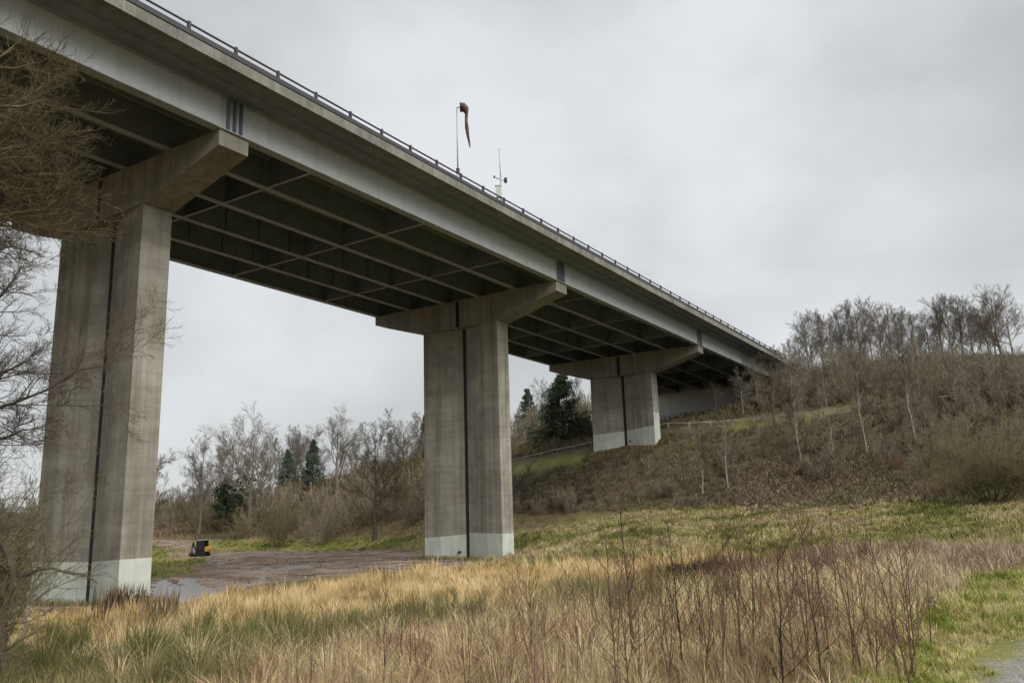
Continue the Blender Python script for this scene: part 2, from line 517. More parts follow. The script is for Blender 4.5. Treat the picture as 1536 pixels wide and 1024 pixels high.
# piers
def front(s, u):
    """plan outline (ds, u) of the two halves of a pier, hollowed towards the slot on the front"""
    return ([(-.82, 35.2), (-.62, 36.75), (.08, 38.93), (.76, 38.93), (.78, 36.75), (.76, 35.2)],
            [(.08, 39.27), (-.5, 41.4), (-.66, 42.85), (.70, 42.85), (.74, 41.4), (.76, 39.27)])
PAINT = [[(-1.61, -1.80), (-1.80, -1.77)], [(-1.66, -1.58), (-1.70, -1.94)], [(8.72, 8.48), (8.42, 8.24)]]
for pi, sp in enumerate(PIERS):
    zt = 17.77 + GRADE * sp
    mb = MB()
    lo = [(29.60, -.78), (35.05, -2.30), (43.0, -2.30), (48.21, -.76)]
    ring = np.array([(29.60, 0.0)] + lo + [(48.21, 0.0)])
    mb.prism(B(sp - .815, ring[:, 0], zt + ring[:, 1]), B(sp + .815, ring[:, 0], zt + ring[:, 1]))
    cross = mb.build('crosshead', M_cross, VIA)
    for u in GU:
        uu = min(max(u, 29.9), 47.85)
        mb = MB()
        mb.bbox(sp - .3, sp + .3, uu - .24, uu + .24, zt + .002, RZ + GRADE * sp - 2.962, False)
        mb.build('bearing', M_dark, cross)
    mb = MB()
    mb.bbox(sp - .865, sp - .817, 38.95, 39.25, zt - 2.25, zt - .15, False)
    mb.build('drain_channel', M_dark, cross)
    for ci, pl in enumerate(front(0, 0)):
        pl = np.array(pl)
        cu, cs_ = pl[:, 1], sp + pl[:, 0]
        bz = height(*(B(cs_, cu, 0)[:, :2].T)) - .6
        pr = PAINT[pi][ci]
        ua, ub = cu.min(), cu.max()
        pz = pr[0] + (pr[1] - pr[0]) * (cu - ua) / (ub - ua)
        mb = MB()
        top = B(cs_, cu, zt - 2.305)
        mb.prism(B(cs_, cu, bz), top)
        c = mb.build('column', M_col, VIA)
        # the paint coat stands 4 mm proud of the concrete
        cen = np.array([pl[:, 0].mean(), pl[:, 1].mean()])
        off = pl - cen
        off = off / np.linalg.norm(off, axis=1, keepdims=True) * .008
        q = pl + off
        ring0, ring1 = B(sp + q[:, 0], q[:, 1], bz), B(sp + q[:, 0], q[:, 1], pz)
        n = len(q)
        i = np.arange(n)
        j = (i + 1) % n
        mb = MB()
        mb.add(np.concatenate([ring0, ring1]), [np.stack([i, j, j + n, i + n], 1)])
        if ci == 0 and pi == 2:                # the end of this pier is painted higher than its face
            e = [0, 5]
            a = B(sp + q[e, 0] + np.array([-.003, .003]), q[e, 1] - .004, pz[e] - .1)
            b = B(sp + q[e, 0] + np.array([-.003, .003]), q[e, 1] - .004, [10.2, 10.2])
            mb.add(np.array([a[0], a[1], b[1], b[0]]), [[[0, 1, 2, 3]]])
        pb = mb.build('painted_band', M_white, c)
    mb = MB()                                  # dark infill added so the slot between the two columns reads black
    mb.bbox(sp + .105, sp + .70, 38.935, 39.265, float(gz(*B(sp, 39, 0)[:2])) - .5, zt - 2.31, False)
    mb.build('dark_slot_infill', M_dark, VIA)
    if pi == 2:
        mb = MB()
        mb.bbox(sp - 1.25, sp + .9, 34.9, 43.1, 4.5, 6.05, False)
        mb.build('footing', M_abut, VIA)
    if pi in (1, 2):
        # small outlet pipe low beside the slot
        s_, u_, z_ = (sp - .02, 39.75, -3.05) if pi == 1 else (sp - .02, 38.5, 7.25)
        mb = MB()
        mb.tube(B(np.array([s_, s_ - .3]), u_, np.array([z_, z_])), .09, 10)
        mb.build('outlet_pipe', M_dark, VIA, True)
# abutment wall
mb = MB()
mb.bbox(ABUT, ABUT + 1.2, 27.8, 52.5, 8.5, 16.55, False)
mb.bbox(ABUT + .5, ABUT + 1.6, 27.9, 52.4, 16.55, 18.2, False)
ab = mb.build('abutment_wall', M_abut, VIA)
mb = MB()
g0 = np.random.default_rng(4)
for k in range(9):                              # faded scrawl, not legible
    t = np.linspace(0, 1, 9)
    u = 47.6 - k * .42 + .28 * np.sin(t * 6.5 + g0.uniform(0, 6)) * g0.uniform(.4, 1)
    z = 13.05 + .75 * (t - .5) * g0.uniform(.5, 1.1) + .25 * np.cos(t * 8 + g0.uniform(0, 6))
    P = B(ABUT - .004, u, z)
    w = np.array([0, 0, .07])
    i = np.arange(8)
    mb.add(np.concatenate([P - w, P + w]), [np.stack([i, i + 1, i + 10, i + 9], 1)])
M_graf = painted('faded_blue_paint', (.20, .25, .33), .8, .3, (.3, .3, .28), .4)
mb.build('graffiti', M_graf, ab)

# ------------------------------------------------------------------ mast with windsock, weather mast
def mast_base(i, du=.52):
    s = 18.67 + 2.4 * i
    return s, UE + du
s, u = mast_base(8.05)
zb_ = RZ + GRADE * s - .68
base = B(s, u, zb_)
rs = ray(700, 161)
ztop = rs[2] * math.hypot(base[0], base[1])
WS = empty('windsock', base, 'drooping dull red windsock hanging from a tall thin pole on the bridge edge', 'windsock')
mb = MB()
mb.tube([base, base + [0, 0, 1.0]], .075, 8)
mb.tube([base + [0, 0, 1.0], [base[0], base[1], ztop]], .042, 8)
mb.build('pole', M_stud, WS, True)
mb = MB()
mb.box(base + [0, 0, 1.05], (.22, .22, .28))
mb.build('clamp', M_rail, WS)
right = np.array([math.cos(.05), math.sin(.05), 0])
top = np.array([base[0], base[1], ztop])
mb = MB()
a = np.linspace(0, 2 * math.pi, 17)[:-1]
mb.tube([top + [0, 0, -.03], top + right * .2 + [0, 0, .0]], .03, 6)
for t in range(16):
    q = [top + right * (.22 + .02 * i) + np.array([0, 1, 0]) * .3 * math.cos(a[(t + i) % 16]) + np.array([0, 0, 1]) * .3 * math.sin(a[(t + i) % 16]) for i in (0, 1)]
    q[1] = q[1] - right * .02
    mb.tube(q, .022, 5)
mb.build('hoop', M_rail, WS, True)
M_sock = painted('faded_red_cloth', (.12, .06, .052), .9, .4, (.25, .22, .205), .7, False)
ctr = np.array([(.22, .0), (.40, -.02), (.56, -.16), (.60, -.45), (.58, -.9), (.60, -1.4), (.66, -1.9), (.72, -2.35), (.78, -2.75)])
rad = np.array([.29, .31, .24, .12, .09, .11, .10, .07, .03])
P = top + ctr[:, :1] * right + ctr[:, 1:] * np.array([0, 0, 1.])
V, q = tubes(P[None], rad[None], 14)
V = V + (fbm(V[:, 2] * 6, V[:, 0] * 9, 3)[:, None] - .5) * .12
o = obj('sock', make_mesh('sock', V - base, [q], M_sock, True), WS)

s, u = mast_base(10.06)
zb_ = RZ + GRADE * s - .68
base = B(s, u, zb_)
hd = math.hypot(base[0], base[1])
zz = lambda py, px=760: ray(px, py)[2] * hd
WM = empty('weather_mast', base, 'slim weather station mast with pale box and sensors on the bridge edge', 'weather mast')
mb = MB()
mb.tube([base, [base[0], base[1], zz(268)]], .06, 8)
mb.tube([[base[0], base[1], zz(268)], [base[0] - .05, base[1], zz(224)]], .032, 8)
mb.tube([[base[0] - .12, base[1], zz(224) + .0], [base[0] + .06, base[1], zz(224) + .05]], .02, 6)
mb.build('mast', M_stud, WM, True)
mb = MB()
mb.box([base[0] - .18, base[1] - .14, zz(289)], (.36, .24, .80))
mb.box([base[0] - .18, base[1] - .14, zz(289) + .42], (.42, .30, .04))
mb.build('instrument_box', M_white, WM)
mb = MB()
c = np.array([base[0], base[1], zz(270)])
mb.tube([c - right * .42 + [0, 0, .22], c, c + right * .3 - [0, 0, .02]], .025, 6)
mb.tube([c - right * .46 + [0, 0, .17], c - right * .40 + [0, 0, .32]], .05, 8)
mb.build('sensor_arm', M_rail, WM, True)
mb = MB()
mb.tube([c + right * .33 - [0, 0, .18], c + right * .33 + [0, 0, .02], c + right * .33 + [0, 0, .16]], [.10, .12, .10], 10)
mb.build('rain_sensor', M_rail, WM, True)
# ------------------------------------------------------------------ ground sheets
def build_ground():
    az_f = np.linspace(R(-46), R(46), 340)
    az_b = np.linspace(R(46), R(314), 90)[1:-1]
    az = np.concatenate([az_f, az_b])
    rr = np.geomspace(.7, 4200, 470)
    na, nr = len(az), len(rr)
    A, RR = np.meshgrid(az, rr)
    x, y = RR * np.sin(A), RR * np.cos(A)
    z = np.concatenate([height(x[i:i + 40], y[i:i + 40]) for i in range(0, nr, 40)])
    V = np.stack([x, y, z], -1).reshape(-1, 3)
    V = np.vstack([V, [0, 0, gz(0, 0)]])
    i, j = np.meshgrid(np.arange(nr - 1), np.arange(na), indexing='ij')
    j2 = (j + 1) % na
    q = np.stack([i * na + j, (i + 1) * na + j, (i + 1) * na + j2, i * na + j2], -1).reshape(-1, 4)
    j = np.arange(na)
    tri = np.stack([np.full(na, nr * na), j, (j + 1) % na], 1)
    xs, ys = V[:, 0], V[:, 1]
    wob = (fbm(xs / 2.2, ys / 2.2, 41) - .5)
    mud = smooth(-1.6, .6, sdf(xs, ys, MUD) + wob * 4)
    trk = smooth(-1.2, 1.0, sdf(xs, ys, TRACK) + wob * 3)
    mud = np.maximum(mud, trk)
    pd = path_dist(xs, ys)
    grav = smooth(1.25, .75, pd + wob * .7 + (fbm(xs / .35, ys / .35, 43, 3) - .5) * .5)
    px, py = project(V)
    GREEN = [(1650, 836), (1450, 893), (1385, 945), (1290, 1100), (1300, 1400), (3000, 1400), (3000, 836)]
    FIELD = [(640, 802), (780, 800), (900, 775), (1000, 764), (1200, 757), (1350, 750), (1560, 745), (1900, 742), (1900, 832), (1536, 836), (1250, 832), (1060, 838), (900, 846), (768, 842), (640, 836)]
    FARG = [(224, 800), (300, 822), (420, 826), (640, 831), (650, 812), (520, 806), (400, 810), (330, 815), (300, 812), (224, 806)]
    LEFTG = [(200, 806), (262, 812), (300, 838), (330, 845), (300, 858), (200, 862)]
    def soft(poly, k=1.0):
        d = np.zeros(len(V))
        for dx, dy in [(0, 0), (8, 0), (-8, 0), (0, 4), (0, -4), (16, 2), (-16, -2)]:
            d += inpoly(px + dx + wob * 40, py + dy + wob * 14, poly)
        return d / 7
    STRIP1 = [(765, 699), (890, 673), (892, 694), (770, 714)]
    STRIP2 = [(1090, 641), (1110, 637), (1200, 625), (1275, 613), (1275, 618), (1200, 632), (1110, 645), (1092, 646)]
    DIRT = [(930, 800), (955, 782), (1000, 770), (1030, 770), (985, 787), (962, 800)]
    mud = np.maximum(mud, soft(DIRT) * (ys > 0) * (ys < 110))
    green = np.maximum.reduce([soft(STRIP1), soft(STRIP2), soft(GREEN), soft(FIELD), soft(FARG), soft(LEFTG)]) * (1 - mud)
    hill = smooth(-.6, .8, height(xs, ys, False) - (-.3)) * (1 - green)
    front_ok = (ys > 0)
    C = np.stack([mud, grav, green * np.where(front_ok, 1, .5), hill], 1)
    fm, fg = (mud[q].mean(1) > .5), grav[q].mean(1) > .5
    M = ground_material()
    def part(name, mask, extra=None):
        Q = q[mask]
        idx, inv = np.unique(np.concatenate([Q.ravel(), extra.ravel()]) if extra is not None else Q.ravel(), return_inverse=True)
        fs = [inv[:Q.size].reshape(-1, 4)] + ([inv[Q.size:].reshape(-1, 3)] if extra is not None else [])
        me = make_mesh(name, V[idx], fs, M, True, C[idx], 'zone')
        me.color_attributes['zone']
        at_ = me.attributes.new('hillw', 'FLOAT', 'POINT')
        at_.data.foreach_set('value', C[idx, 3].astype(np.float32))
        tag(obj(name, me), kind='structure')
    part('ground', ~fm & ~fg, tri)
    part('mud', fm)
    part('footpath', fg & ~fm)
    # standing water in the hollows of the mud
    xs2 = np.arange(-75, 30, 1.2)
    ys2 = np.arange(18, 90, 1.2)
    X, Y = np.meshgrid(xs2, ys2)
    ok = sdf(X, Y, MUD) > .3
    n0, n1 = X.shape
    i, j = np.meshgrid(np.arange(n0 - 1), np.arange(n1 - 1), indexing='ij')
    k = i * n1 + j
    qq = np.stack([k, k + 1, k + n1 + 1, k + n1], -1)
    m = ok[:-1, :-1] & ok[1:, :-1] & ok[:-1, 1:] & ok[1:, 1:]
    qq = qq[m]
    idx, inv = np.unique(qq.ravel(), return_inverse=True)
    WV = np.stack([X.ravel(), Y.ravel(), np.full(X.size, MUD_Z + WATER)], 1)[idx]
    mw, nt, b = nmat('puddle_water', .27, .5)
    b.inputs['Base Color'].default_value = (.16, .135, .115, 1)
    bump(nt, b, noise(nt, coord(nt), 5, 3, .6), .5, .02)
    tag(obj('puddle_water', make_mesh('puddle_water', WV, [inv.reshape(-1, 4)], mw, True)), kind='structure')
WATER = -.035

def ground_material():
    m, nt, b = nmat('valley_ground', .95, .12)
    z = N(nt, 'ShaderNodeAttribute', attribute_name='zone')
    sp = N(nt, 'ShaderNodeSeparateColor')
    nt.links.new(z.outputs['Color'], sp.inputs[0])
    hl = N(nt, 'ShaderNodeAttribute', attribute_name='hillw')
    v = coord(nt)
    thatch = ramp(nt, noise(nt, v, 1.3, 8, .7), [(.3, (.07, .055, .028)), (.5, (.15, .115, .06)), (.7, (.24, .19, .10))])
    green = ramp(nt, noise(nt, v, .5, 9, .72), [(.3, (.095, .115, .026)), (.48, (.185, .195, .052)), (.62, (.27, .245, .095)), (.75, (.35, .295, .15))])
    fine = noise(nt, v, 6.5, 6, .75)
    leaf = ramp(nt, noise(nt, v, .8, 9, .75), [(.28, (.05, .042, .024)), (.5, (.105, .085, .054)), (.66, (.17, .138, .09)), (.8, (.11, .112, .045))])
    mudc = ramp(nt, noise(nt, coord(nt, (.35, 1, 1), .35), .9, 9, .7), [(.36, (.06, .042, .031)), (.5, (.215, .155, .115)), (.64, (.38, .305, .245))])
    grav = ramp(nt, noise(nt, v, 24, 4, .8), [(.3, (.14, .135, .125)), (.55, (.30, .29, .27)), (.75, (.46, .45, .43))])
    c = mixc(nt, thatch, leaf, hl.outputs['Fac'])
    c = mixc(nt, c, green, sp.outputs[2])
    c = mixc(nt, c, grav, sp.outputs[1])
    c = mixc(nt, c, mudc, sp.outputs[0])
    c = mixc(nt, c, ramp(nt, fine, [(.25, (.6, .6, .6)), (.75, (1.25, 1.25, 1.25))]), .7, 'MULTIPLY')
    nt.links.new(c, b.inputs['Base Color'])
    wet = ramp(nt, noise(nt, coord(nt, (.4, 1, 1), .4), .8, 4, .6), [(.40, (.55,)), (.60, (.95,))])
    rm = mixc(nt, (.95, .95, .95), wet, sp.outputs[0])
    nt.links.new(rm, b.inputs['Roughness'])
    bump(nt, b, fine, .8, .06)
    return m
build_ground()

# ------------------------------------------------------------------ branching plants
def rot_about(v, k, a):
    k = k / (np.linalg.norm(k, axis=-1, keepdims=True) + 1e-9)
    c, s = np.cos(a)[:, None], np.sin(a)[:, None]
    return v * c + np.cross(k, v) * s + k * (k * v).sum(-1, keepdims=True) * (1 - c)
def grow(g, P, Rr, levels):
    """P (b,n,3), Rr (b,n): parents. Returns [(P,R,sides)] for the children of every level."""
    out = []
    for L in levels:
        b, n, _ = P.shape
        m = L['n']
        B_ = b * m
        t0, t1 = L.get('t', (.2, 1.0))
        t = (t0 + (t1 - t0) * ((np.arange(m)[None] + g.uniform(0, 1, (b, m))) / m)).reshape(-1)
        pi = np.repeat(np.arange(b), m)
        f = t * (n - 1)
        i = np.minimum(f.astype(int), n - 2)
        w = (f - i)[:, None]
        start = P[pi, i] * (1 - w) + P[pi, i + 1] * w
        tan = P[pi, i + 1] - P[pi, i]
        tan /= np.linalg.norm(tan, axis=1, keepdims=True) + 1e-9
        pr = Rr[pi, i] * (1 - w[:, 0]) + Rr[pi, i + 1] * w[:, 0]
        plen = np.linalg.norm(np.diff(P, axis=1), axis=2).sum(1)[pi]
        rv = g.normal(size=(B_, 3))
        if 'flat' in L: rv[:, :2] *= L['flat']
        perp = np.cross(tan, rv)
        ang = np.radians(g.normal(L['ang'], L.get('sd', 10), B_))
        d = rot_about(tan, perp, ang)
        ln = L['len'] * (plen if L.get('rel', True) else 1.0) * (1 - L.get('fall', .5) * t) * g.uniform(.65, 1.25, B_)
        k = L.get('k', 4)
        pts = np.empty((B_, k, 3))
        pts[:, 0] = start
        up = L.get('up', .15)
        for s in range(1, k):
            d = d + np.array([0, 0, 1.0]) * up / (k - 1) * 1.6 + g.normal(0, L.get('wob', .14), (B_, 3))
            if 'pull' in L: d = d + np.array(L['pull']) / (k - 1)
            d /= np.linalg.norm(d, axis=1, keepdims=True)
            pts[:, s] = pts[:, s - 1] + d * (ln / (k - 1))[:, None]
        r0 = np.minimum(pr * L.get('rr', .6), ln * L.get('rmax', .035))
        r0 = np.maximum(r0, L.get('rmin', .004))
        taper = np.linspace(1, L.get('tip', .3), k)
        Rn = np.maximum(r0[:, None] * taper, L.get('rmin', .004) * .6)
        out.append((pts, Rn, L.get('sides', 3)))
        P, Rr = pts, Rn
    return out
def to_mesh(name, groups, mat, smooth_=True):
    Vs, Qs, n = [], [], 0
    for P, Rr, k in groups:
        V, q = tubes(P, Rr, k)
        Vs.append(V)
        Qs.append(q + n)
        n += len(V)
    return make_mesh(name, np.concatenate(Vs), [np.concatenate(Qs)], mat, smooth_)
def stem(g, h, r, n=9, wob=.03, lean=(0, 0), tip=.12):
    z = np.linspace(0, 1, n)
    o = np.cumsum(g.normal(0, wob, (n, 2)), 0) * h / n * 2
    P = np.stack([o[:, 0] - o[0, 0] + lean[0] * z * h, o[:, 1] - o[0, 1] + lean[1] * z * h, z * h], 1)
    rad = r * (1 - (1 - tip) * z ** .8)
    rad[0] *= 1.35
    return P[None], rad[None]

M_bark = bark('grey_brown_bark', (.055, .046, .034), (.12, .102, .078))
M_twig = bark('bare_twigs', (.075, .062, .047), (.14, .115, .088), 2.0)
M_twig_g = bark('far_haze_grey_twigs', (.135, .122, .10), (.22, .20, .168), 1.0)  # distance haze is put into this paler grey
M_mossy = bark('lichen_green_twigs', (.06, .05, .03), (.165, .138, .082), 3.0)
M_birch = bark('pale_birch_bark', (.15, .13, .105), (.36, .33, .28), 2.2)
M_shrub = bark('brown_shrub_twigs', (.14, .12, .088), (.29, .25, .185), 2.0)
M_olive = bark('olive_shrub_twigs', (.10, .09, .048), (.21, .185, .11), 2.0)
M_rust = bark('rust_brown_twigs', (.15, .09, .055), (.25, .155, .10), 2.0)
M_wine = bark('wine_red_stems', (.13, .065, .052), (.22, .115, .092), 2.0)
M_grey = bark('pale_grey_scrub_twigs', (.15, .135, .105), (.27, .245, .195), 2.0)
M_red = bark('red_brown_stem', (.10, .055, .040), (.19, .11, .08), 9.0)
M_blackstem = bark('dark_stem', (.022, .017, .015), (.05, .038, .032), 9.0)
M_brownstem = bark('brown_stem', (.07, .045, .034), (.13, .09, .066), 9.0)
M_conif = bark('dark_fir_needles', (.035, .055, .032), (.085, .115, .065), 3.0)
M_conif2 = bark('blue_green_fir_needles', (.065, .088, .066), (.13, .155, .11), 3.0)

def bare_tree(g, h, style):
    """returns (trunk groups, crown groups)"""
    S = dict(
        spread=dict(r=.020, tr=(.26, .98), n1=18, a1=52, l1=.46, f1=.45, up1=.35, n2=10, l2=.50, n3=8, n4=6),
        upright=dict(r=.015, tr=(.14, .98), n1=24, a1=30, l1=.50, f1=.55, up1=.30, n2=10, l2=.42, n3=9, n4=6, w=.55),
        broad=dict(r=.024, tr=(.20, .92), n1=15, a1=48, l1=.66, f1=.40, up1=.55, n2=11, l2=.48, n3=8, n4=6),
        thin=dict(r=.0085, tr=(.30, .99), n1=18, a1=38, l1=.26, f1=.55, up1=.25, n2=7, l2=.50, n3=6, n4=4))[style]
    w = S.get('w', .75)
    P, Rr = stem(g, h * .93, h * S['r'], 10, .03)
    lv = [dict(n=S['n1'], t=S['tr'], ang=S['a1'], sd=11, len=S['l1'], fall=S['f1'], up=S['up1'], k=7, rr=.55, rmax=.03, sides=5, wob=.13 * w, tip=.2),
          dict(n=S['n2'], t=(.25, 1), ang=40, sd=12, len=S['l2'], fall=.45, up=.12, k=5, rr=.6, sides=4, wob=.11 * w, rmin=.012, tip=.4),
          dict(n=S['n3'], t=(.2, 1), ang=38, sd=12, len=.50, fall=.4, up=.08, k=4, rr=.6, sides=3, wob=.09 * w, rmin=.0085),
          dict(n=S['n4'], t=(.2, 1), ang=35, sd=12, len=.52, fall=.35, up=.06, k=3, rr=.6, sides=3, wob=.08 * w, rmin=.0070)]
    gr = grow(g, P, Rr, lv)
    return [(P, Rr, 8), gr[0]], gr[1:]
def tree_thing(name, loc, trunk, crown, m_trunk, m_crown, label, cat='tree', group=None):
    t = empty(name, loc, label, cat, group)
    obj('trunk', to_mesh('trunk', trunk, m_trunk), t)
    obj('crown', to_mesh('crown', crown, m_crown), t)
    return t
def place(o, loc, rz, s, label=None, group=None, sz=None):
    o.location = [float(a) for a in loc]
    o.rotation_euler = (0, 0, rz)
    o.scale = (s, s, sz or s)
    if label: o['label'] = label
    if group: o['group'] = group
    return o

def needles_tree(g, h, w, bare_low=.1, dens=1.0):
    """fir: trunk, drooping whorls, thousands of small needle sprays"""
    P, Rr = stem(g, h, h * .016, 10, .01, tip=.06)
    L1 = grow(g, P, Rr, [dict(n=int(105 * dens), t=(bare_low, .985), ang=82, sd=8, len=w / h, fall=.93, up=-.05, k=5, rr=.4, rmax=.02, sides=3, wob=.08)])[0]
    L2 = grow(g, L1[0], L1[1], [dict(n=10, t=(.15, 1), ang=52, sd=10, len=.38, fall=.55, up=-.12, k=3, rr=.5, sides=3, rmin=.006, wob=.12)])[0]
    tr, cr = [(P, Rr, 7)], [L1, L2]
    # sprays of needles: short blades along the twigs
    def sprays(Pp, m, ln, wd):
        b, n, _ = Pp.shape
        t = g.uniform(.1, 1, (b, m)) * (n - 1)
        i = np.minimum(t.astype(int), n - 2)
        f = (t - i)[..., None]
        bi = np.arange(b)[:, None]
        p = Pp[bi, i] * (1 - f) + Pp[bi, i + 1] * f
        d = Pp[bi, i + 1] - Pp[bi, i]
        d = d / (np.linalg.norm(d, axis=-1, keepdims=True) + 1e-9) + g.normal(0, .55, d.shape) - np.array([0, 0, .18])
        d /= np.linalg.norm(d, axis=-1, keepdims=True)
        p, d = p.reshape(-1, 3), d.reshape(-1, 3)
        sd = np.cross(d, g.normal(size=d.shape))
        sd /= np.linalg.norm(sd, axis=1, keepdims=True) + 1e-9
        l = ln * g.uniform(.6, 1.3, (len(p), 1))
        a = p + d * l
        mid = p + d * l * .45
        V = np.stack([p, mid + sd * wd, a, mid - sd * wd], 1).reshape(-1, 3)
        return V, np.arange(len(p) * 4).reshape(-1, 4)
    V1, q1 = sprays(L2[0], 10, .42, .04)
    V2, q2 = sprays(L1[0], 14, .42, .04)
    return tr, cr, np.concatenate([V1, V2]), np.concatenate([q1, q2 + len(V1)])
def fir_thing(name, loc, g, h, w, mat, label, **k):
    t = empty(name, loc, label, 'tree')
    tr, cr, V, q = needles_tree(g, h, w, **k)
    obj('trunk', to_mesh('trunk', tr + cr, M_bark), t)
    obj('crown', make_mesh('crown', V, [q], mat), t)
    return t
def shrub_groups(g, h, stems=14, spread=.5, n2=9, n3=7, up=.5, rmin=.006, n4=0):
    """many-stemmed bush"""
    n = stems
    k = 6
    a = g.uniform(0, 6.283, n)
    sl = g.uniform(.1, spread, n)
    d = np.stack([np.cos(a) * sl, np.sin(a) * sl, np.ones(n)], 1)
    d /= np.linalg.norm(d, axis=1, keepdims=True)
    ln = h * g.uniform(.55, 1.0, n)
    P = np.empty((n, k, 3))
    P[:, 0] = np.stack([np.cos(a), np.sin(a), 0 * a], 1) * (g.uniform(0, .12, n) * h)[:, None] - [0, 0, .1]
    for s in range(1, k):
        d = d + g.normal(0, .10, d.shape)
        d /= np.linalg.norm(d, axis=1, keepdims=True)
        P[:, s] = P[:, s - 1] + d * (ln / (k - 1))[:, None]
    Rr = (.008 * ln)[:, None] * np.linspace(1, .3, k)
    lv = [dict(n=n2, t=(.15, 1), ang=42, sd=16, len=.42, fall=.45, up=up * .5, k=4, rr=.55, sides=3, rmin=rmin * 1.3, wob=.17),
          dict(n=n3, t=(.15, 1), ang=42, sd=18, len=.5, fall=.4, up=up * .4, k=3, rr=.6, sides=3, rmin=rmin, wob=.18)]
    if n4: lv.append(dict(n=n4, t=(.15, 1), ang=40, sd=18, len=.5, fall=.4, up=up * .3, k=3, rr=.6, sides=3, rmin=rmin, wob=.18))
    gr = grow(g, P, Rr, lv)
    return [(P, Rr, 4)], gr
def merge_copies(groups_list, places):
    """bakes copies (loc, rot, scale, which) of prototypes into one vertex/quad set"""
    Vs, Qs, n = [], [], 0
    base = []
    for gr in groups_list:
        v, q, c = [], [], 0
        for P, Rr, k in gr:
            a, b = tubes(P, Rr, k)
            v.append(a)
            q.append(b + c)
            c += len(a)
        base.append((np.concatenate(v), np.concatenate(q)))
    for loc, rz, s, sz, wch in places:
        V, q = base[wch]
        c, sn = math.cos(rz), math.sin(rz)
        X = np.stack([(V[:, 0] * c - V[:, 1] * sn) * s, (V[:, 0] * sn + V[:, 1] * c) * s, V[:, 2] * sz], 1) + loc
        Vs.append(X)
        Qs.append(q + n)
        n += len(X)
    return np.concatenate(Vs), np.concatenate(Qs)
# ------------------------------------------------------------------ trees
def top_h(p, px, py):
    return float(ray(px, py)[2] * math.hypot(p[0], p[1]) - p[2])
PROTO = {}
def tree_at(style, px, d, py, label, group=None, mats=None, name='bare_tree', sxy=1.0, lean=0):
    """first of a style is built, the others are copies of it, each with its own size and turn"""
    key = (style, mats)
    p = at(px, d)
    h = top_h(p, px, py)
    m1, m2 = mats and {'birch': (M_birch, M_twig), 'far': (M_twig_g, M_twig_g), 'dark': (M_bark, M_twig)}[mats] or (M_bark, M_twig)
    lst = PROTO.setdefault(key, [])
    if len(lst) < (3 if style != 'thin' else 2):
        g = np.random.default_rng(100 + 17 * len(PROTO) + 5 * len(lst))
        tr, cr = bare_tree(g, 10.0, style)
        o = tree_thing(name, p, tr, cr, m1, m2, label, 'tree', group)
        lst.append(o)
    else:
        o = copy_tree(lst[int(rng.integers(len(lst)))])
        if 'group' in o: del o['group']
    place(o, p - [0, 0, .15], rng.uniform(0, 6.28), h / 10 * sxy, label, group, h / 10)
    if lean: o.rotation_euler = (0, lean, 0)
    return o

G_L = 'bare trees on the far left bank'
tree_at('broad', 373, 140, 646, 'widest bare round-crowned tree on the far bank, between the near pier and the firs', G_L, 'far')
tree_at('spread', 300, 150, 670, 'bare leaning-crowned tree left of the dark rounded evergreen on the far bank', G_L, 'far')
tree_at('upright', 328, 160, 672, 'slim bare tree just behind and left of the dark rounded evergreen', G_L, 'far')
tree_at('spread', 345, 168, 660, 'bare tree rising above the dark rounded evergreen on the far bank', G_L, 'far')
tree_at('upright', 404, 165, 655, 'bare tree in the gap between the widest round crown and the left fir', G_L, 'far')
tree_at('upright', 440, 172, 648, 'thin bare crown showing behind and above the left blue-green fir', G_L, 'far')
tree_at('spread', 468, 175, 643, 'bare spiky crown standing straight behind the right blue-green fir', G_L, 'far')
tree_at('broad', 504, 148, 634, 'tall bare tree with rising limbs just right of the right fir', G_L, 'far')
tree_at('upright', 534, 170, 662, 'low thin bare tree between the tall limbed tree and the dark-trunked one', G_L, 'far')
tree_at('spread', 562, 112, 645, 'bare tree with a dark straight trunk standing alone at the foot of the far bank', G_L, 'dark')
tree_at('upright', 588, 140, 646, 'bare tree on the bank just right of the dark-trunked one', G_L, 'far')
tree_at('spread', 606, 142, 640, 'bare tree in the middle of the three beside the central pier', G_L, 'far')
tree_at('upright', 628, 138, 628, 'bare tree touching the left edge of the central pier', G_L, 'far')
tree_at('spread', 262, 205, 735, 'small faraway bare tree left of all others on the far bank', G_L, 'far')
tree_at('spread', 214, 120, 690, 'bare tree mostly hidden behind the near pier, a few branches showing on its right', G_L, 'dark')
for i in range(16):
    px_ = 268 + i * 24 + rng.uniform(-7, 7)
    tree_at(('spread', 'upright', 'broad')[i % 3], px_, np.interp(px_, [260, 400, 650], [190, 176, 150]) + (i * 7) % 13, np.interp(px_, [260, 330, 420, 520, 650], [722, 690, 668, 664, 650]) + rng.uniform(-8, 14), 'bare tree of the unbroken second rank along the top of the far bank', 'second rank of trees on the far bank', 'far')
G_M = 'bare trees between the central and the small pier'
tree_at('spread', 820, 150, 574, 'pale bare crown left of the big dark fir behind the bridge', G_M, 'far')
tree_at('upright', 872, 150, 568, 'bare crown close against the left side of the smallest pier', G_M, 'far')
tree_at('upright', 783, 130, 618, 'brownish bare tree close to the right side of the central pier', G_M, 'far')
tree_at('spread', 806, 125, 622, 'low bare tree in front of the small fir between the piers', G_M, 'dark')
G_T = 'bare trees in a row on the hilltop'
tops = [(1222, 506), (1240, 476), (1256, 468), (1272, 474), (1288, 462), (1303, 456), (1318, 452), (1334, 452), (1350, 458), (1366, 456), (1384, 464), (1402, 468), (1420, 474)]
ordn = ['first', 'second', 'third', 'fourth', 'fifth', 'sixth', 'seventh', 'eighth', 'ninth', 'tenth', 'eleventh', 'twelfth', 'thirteenth']
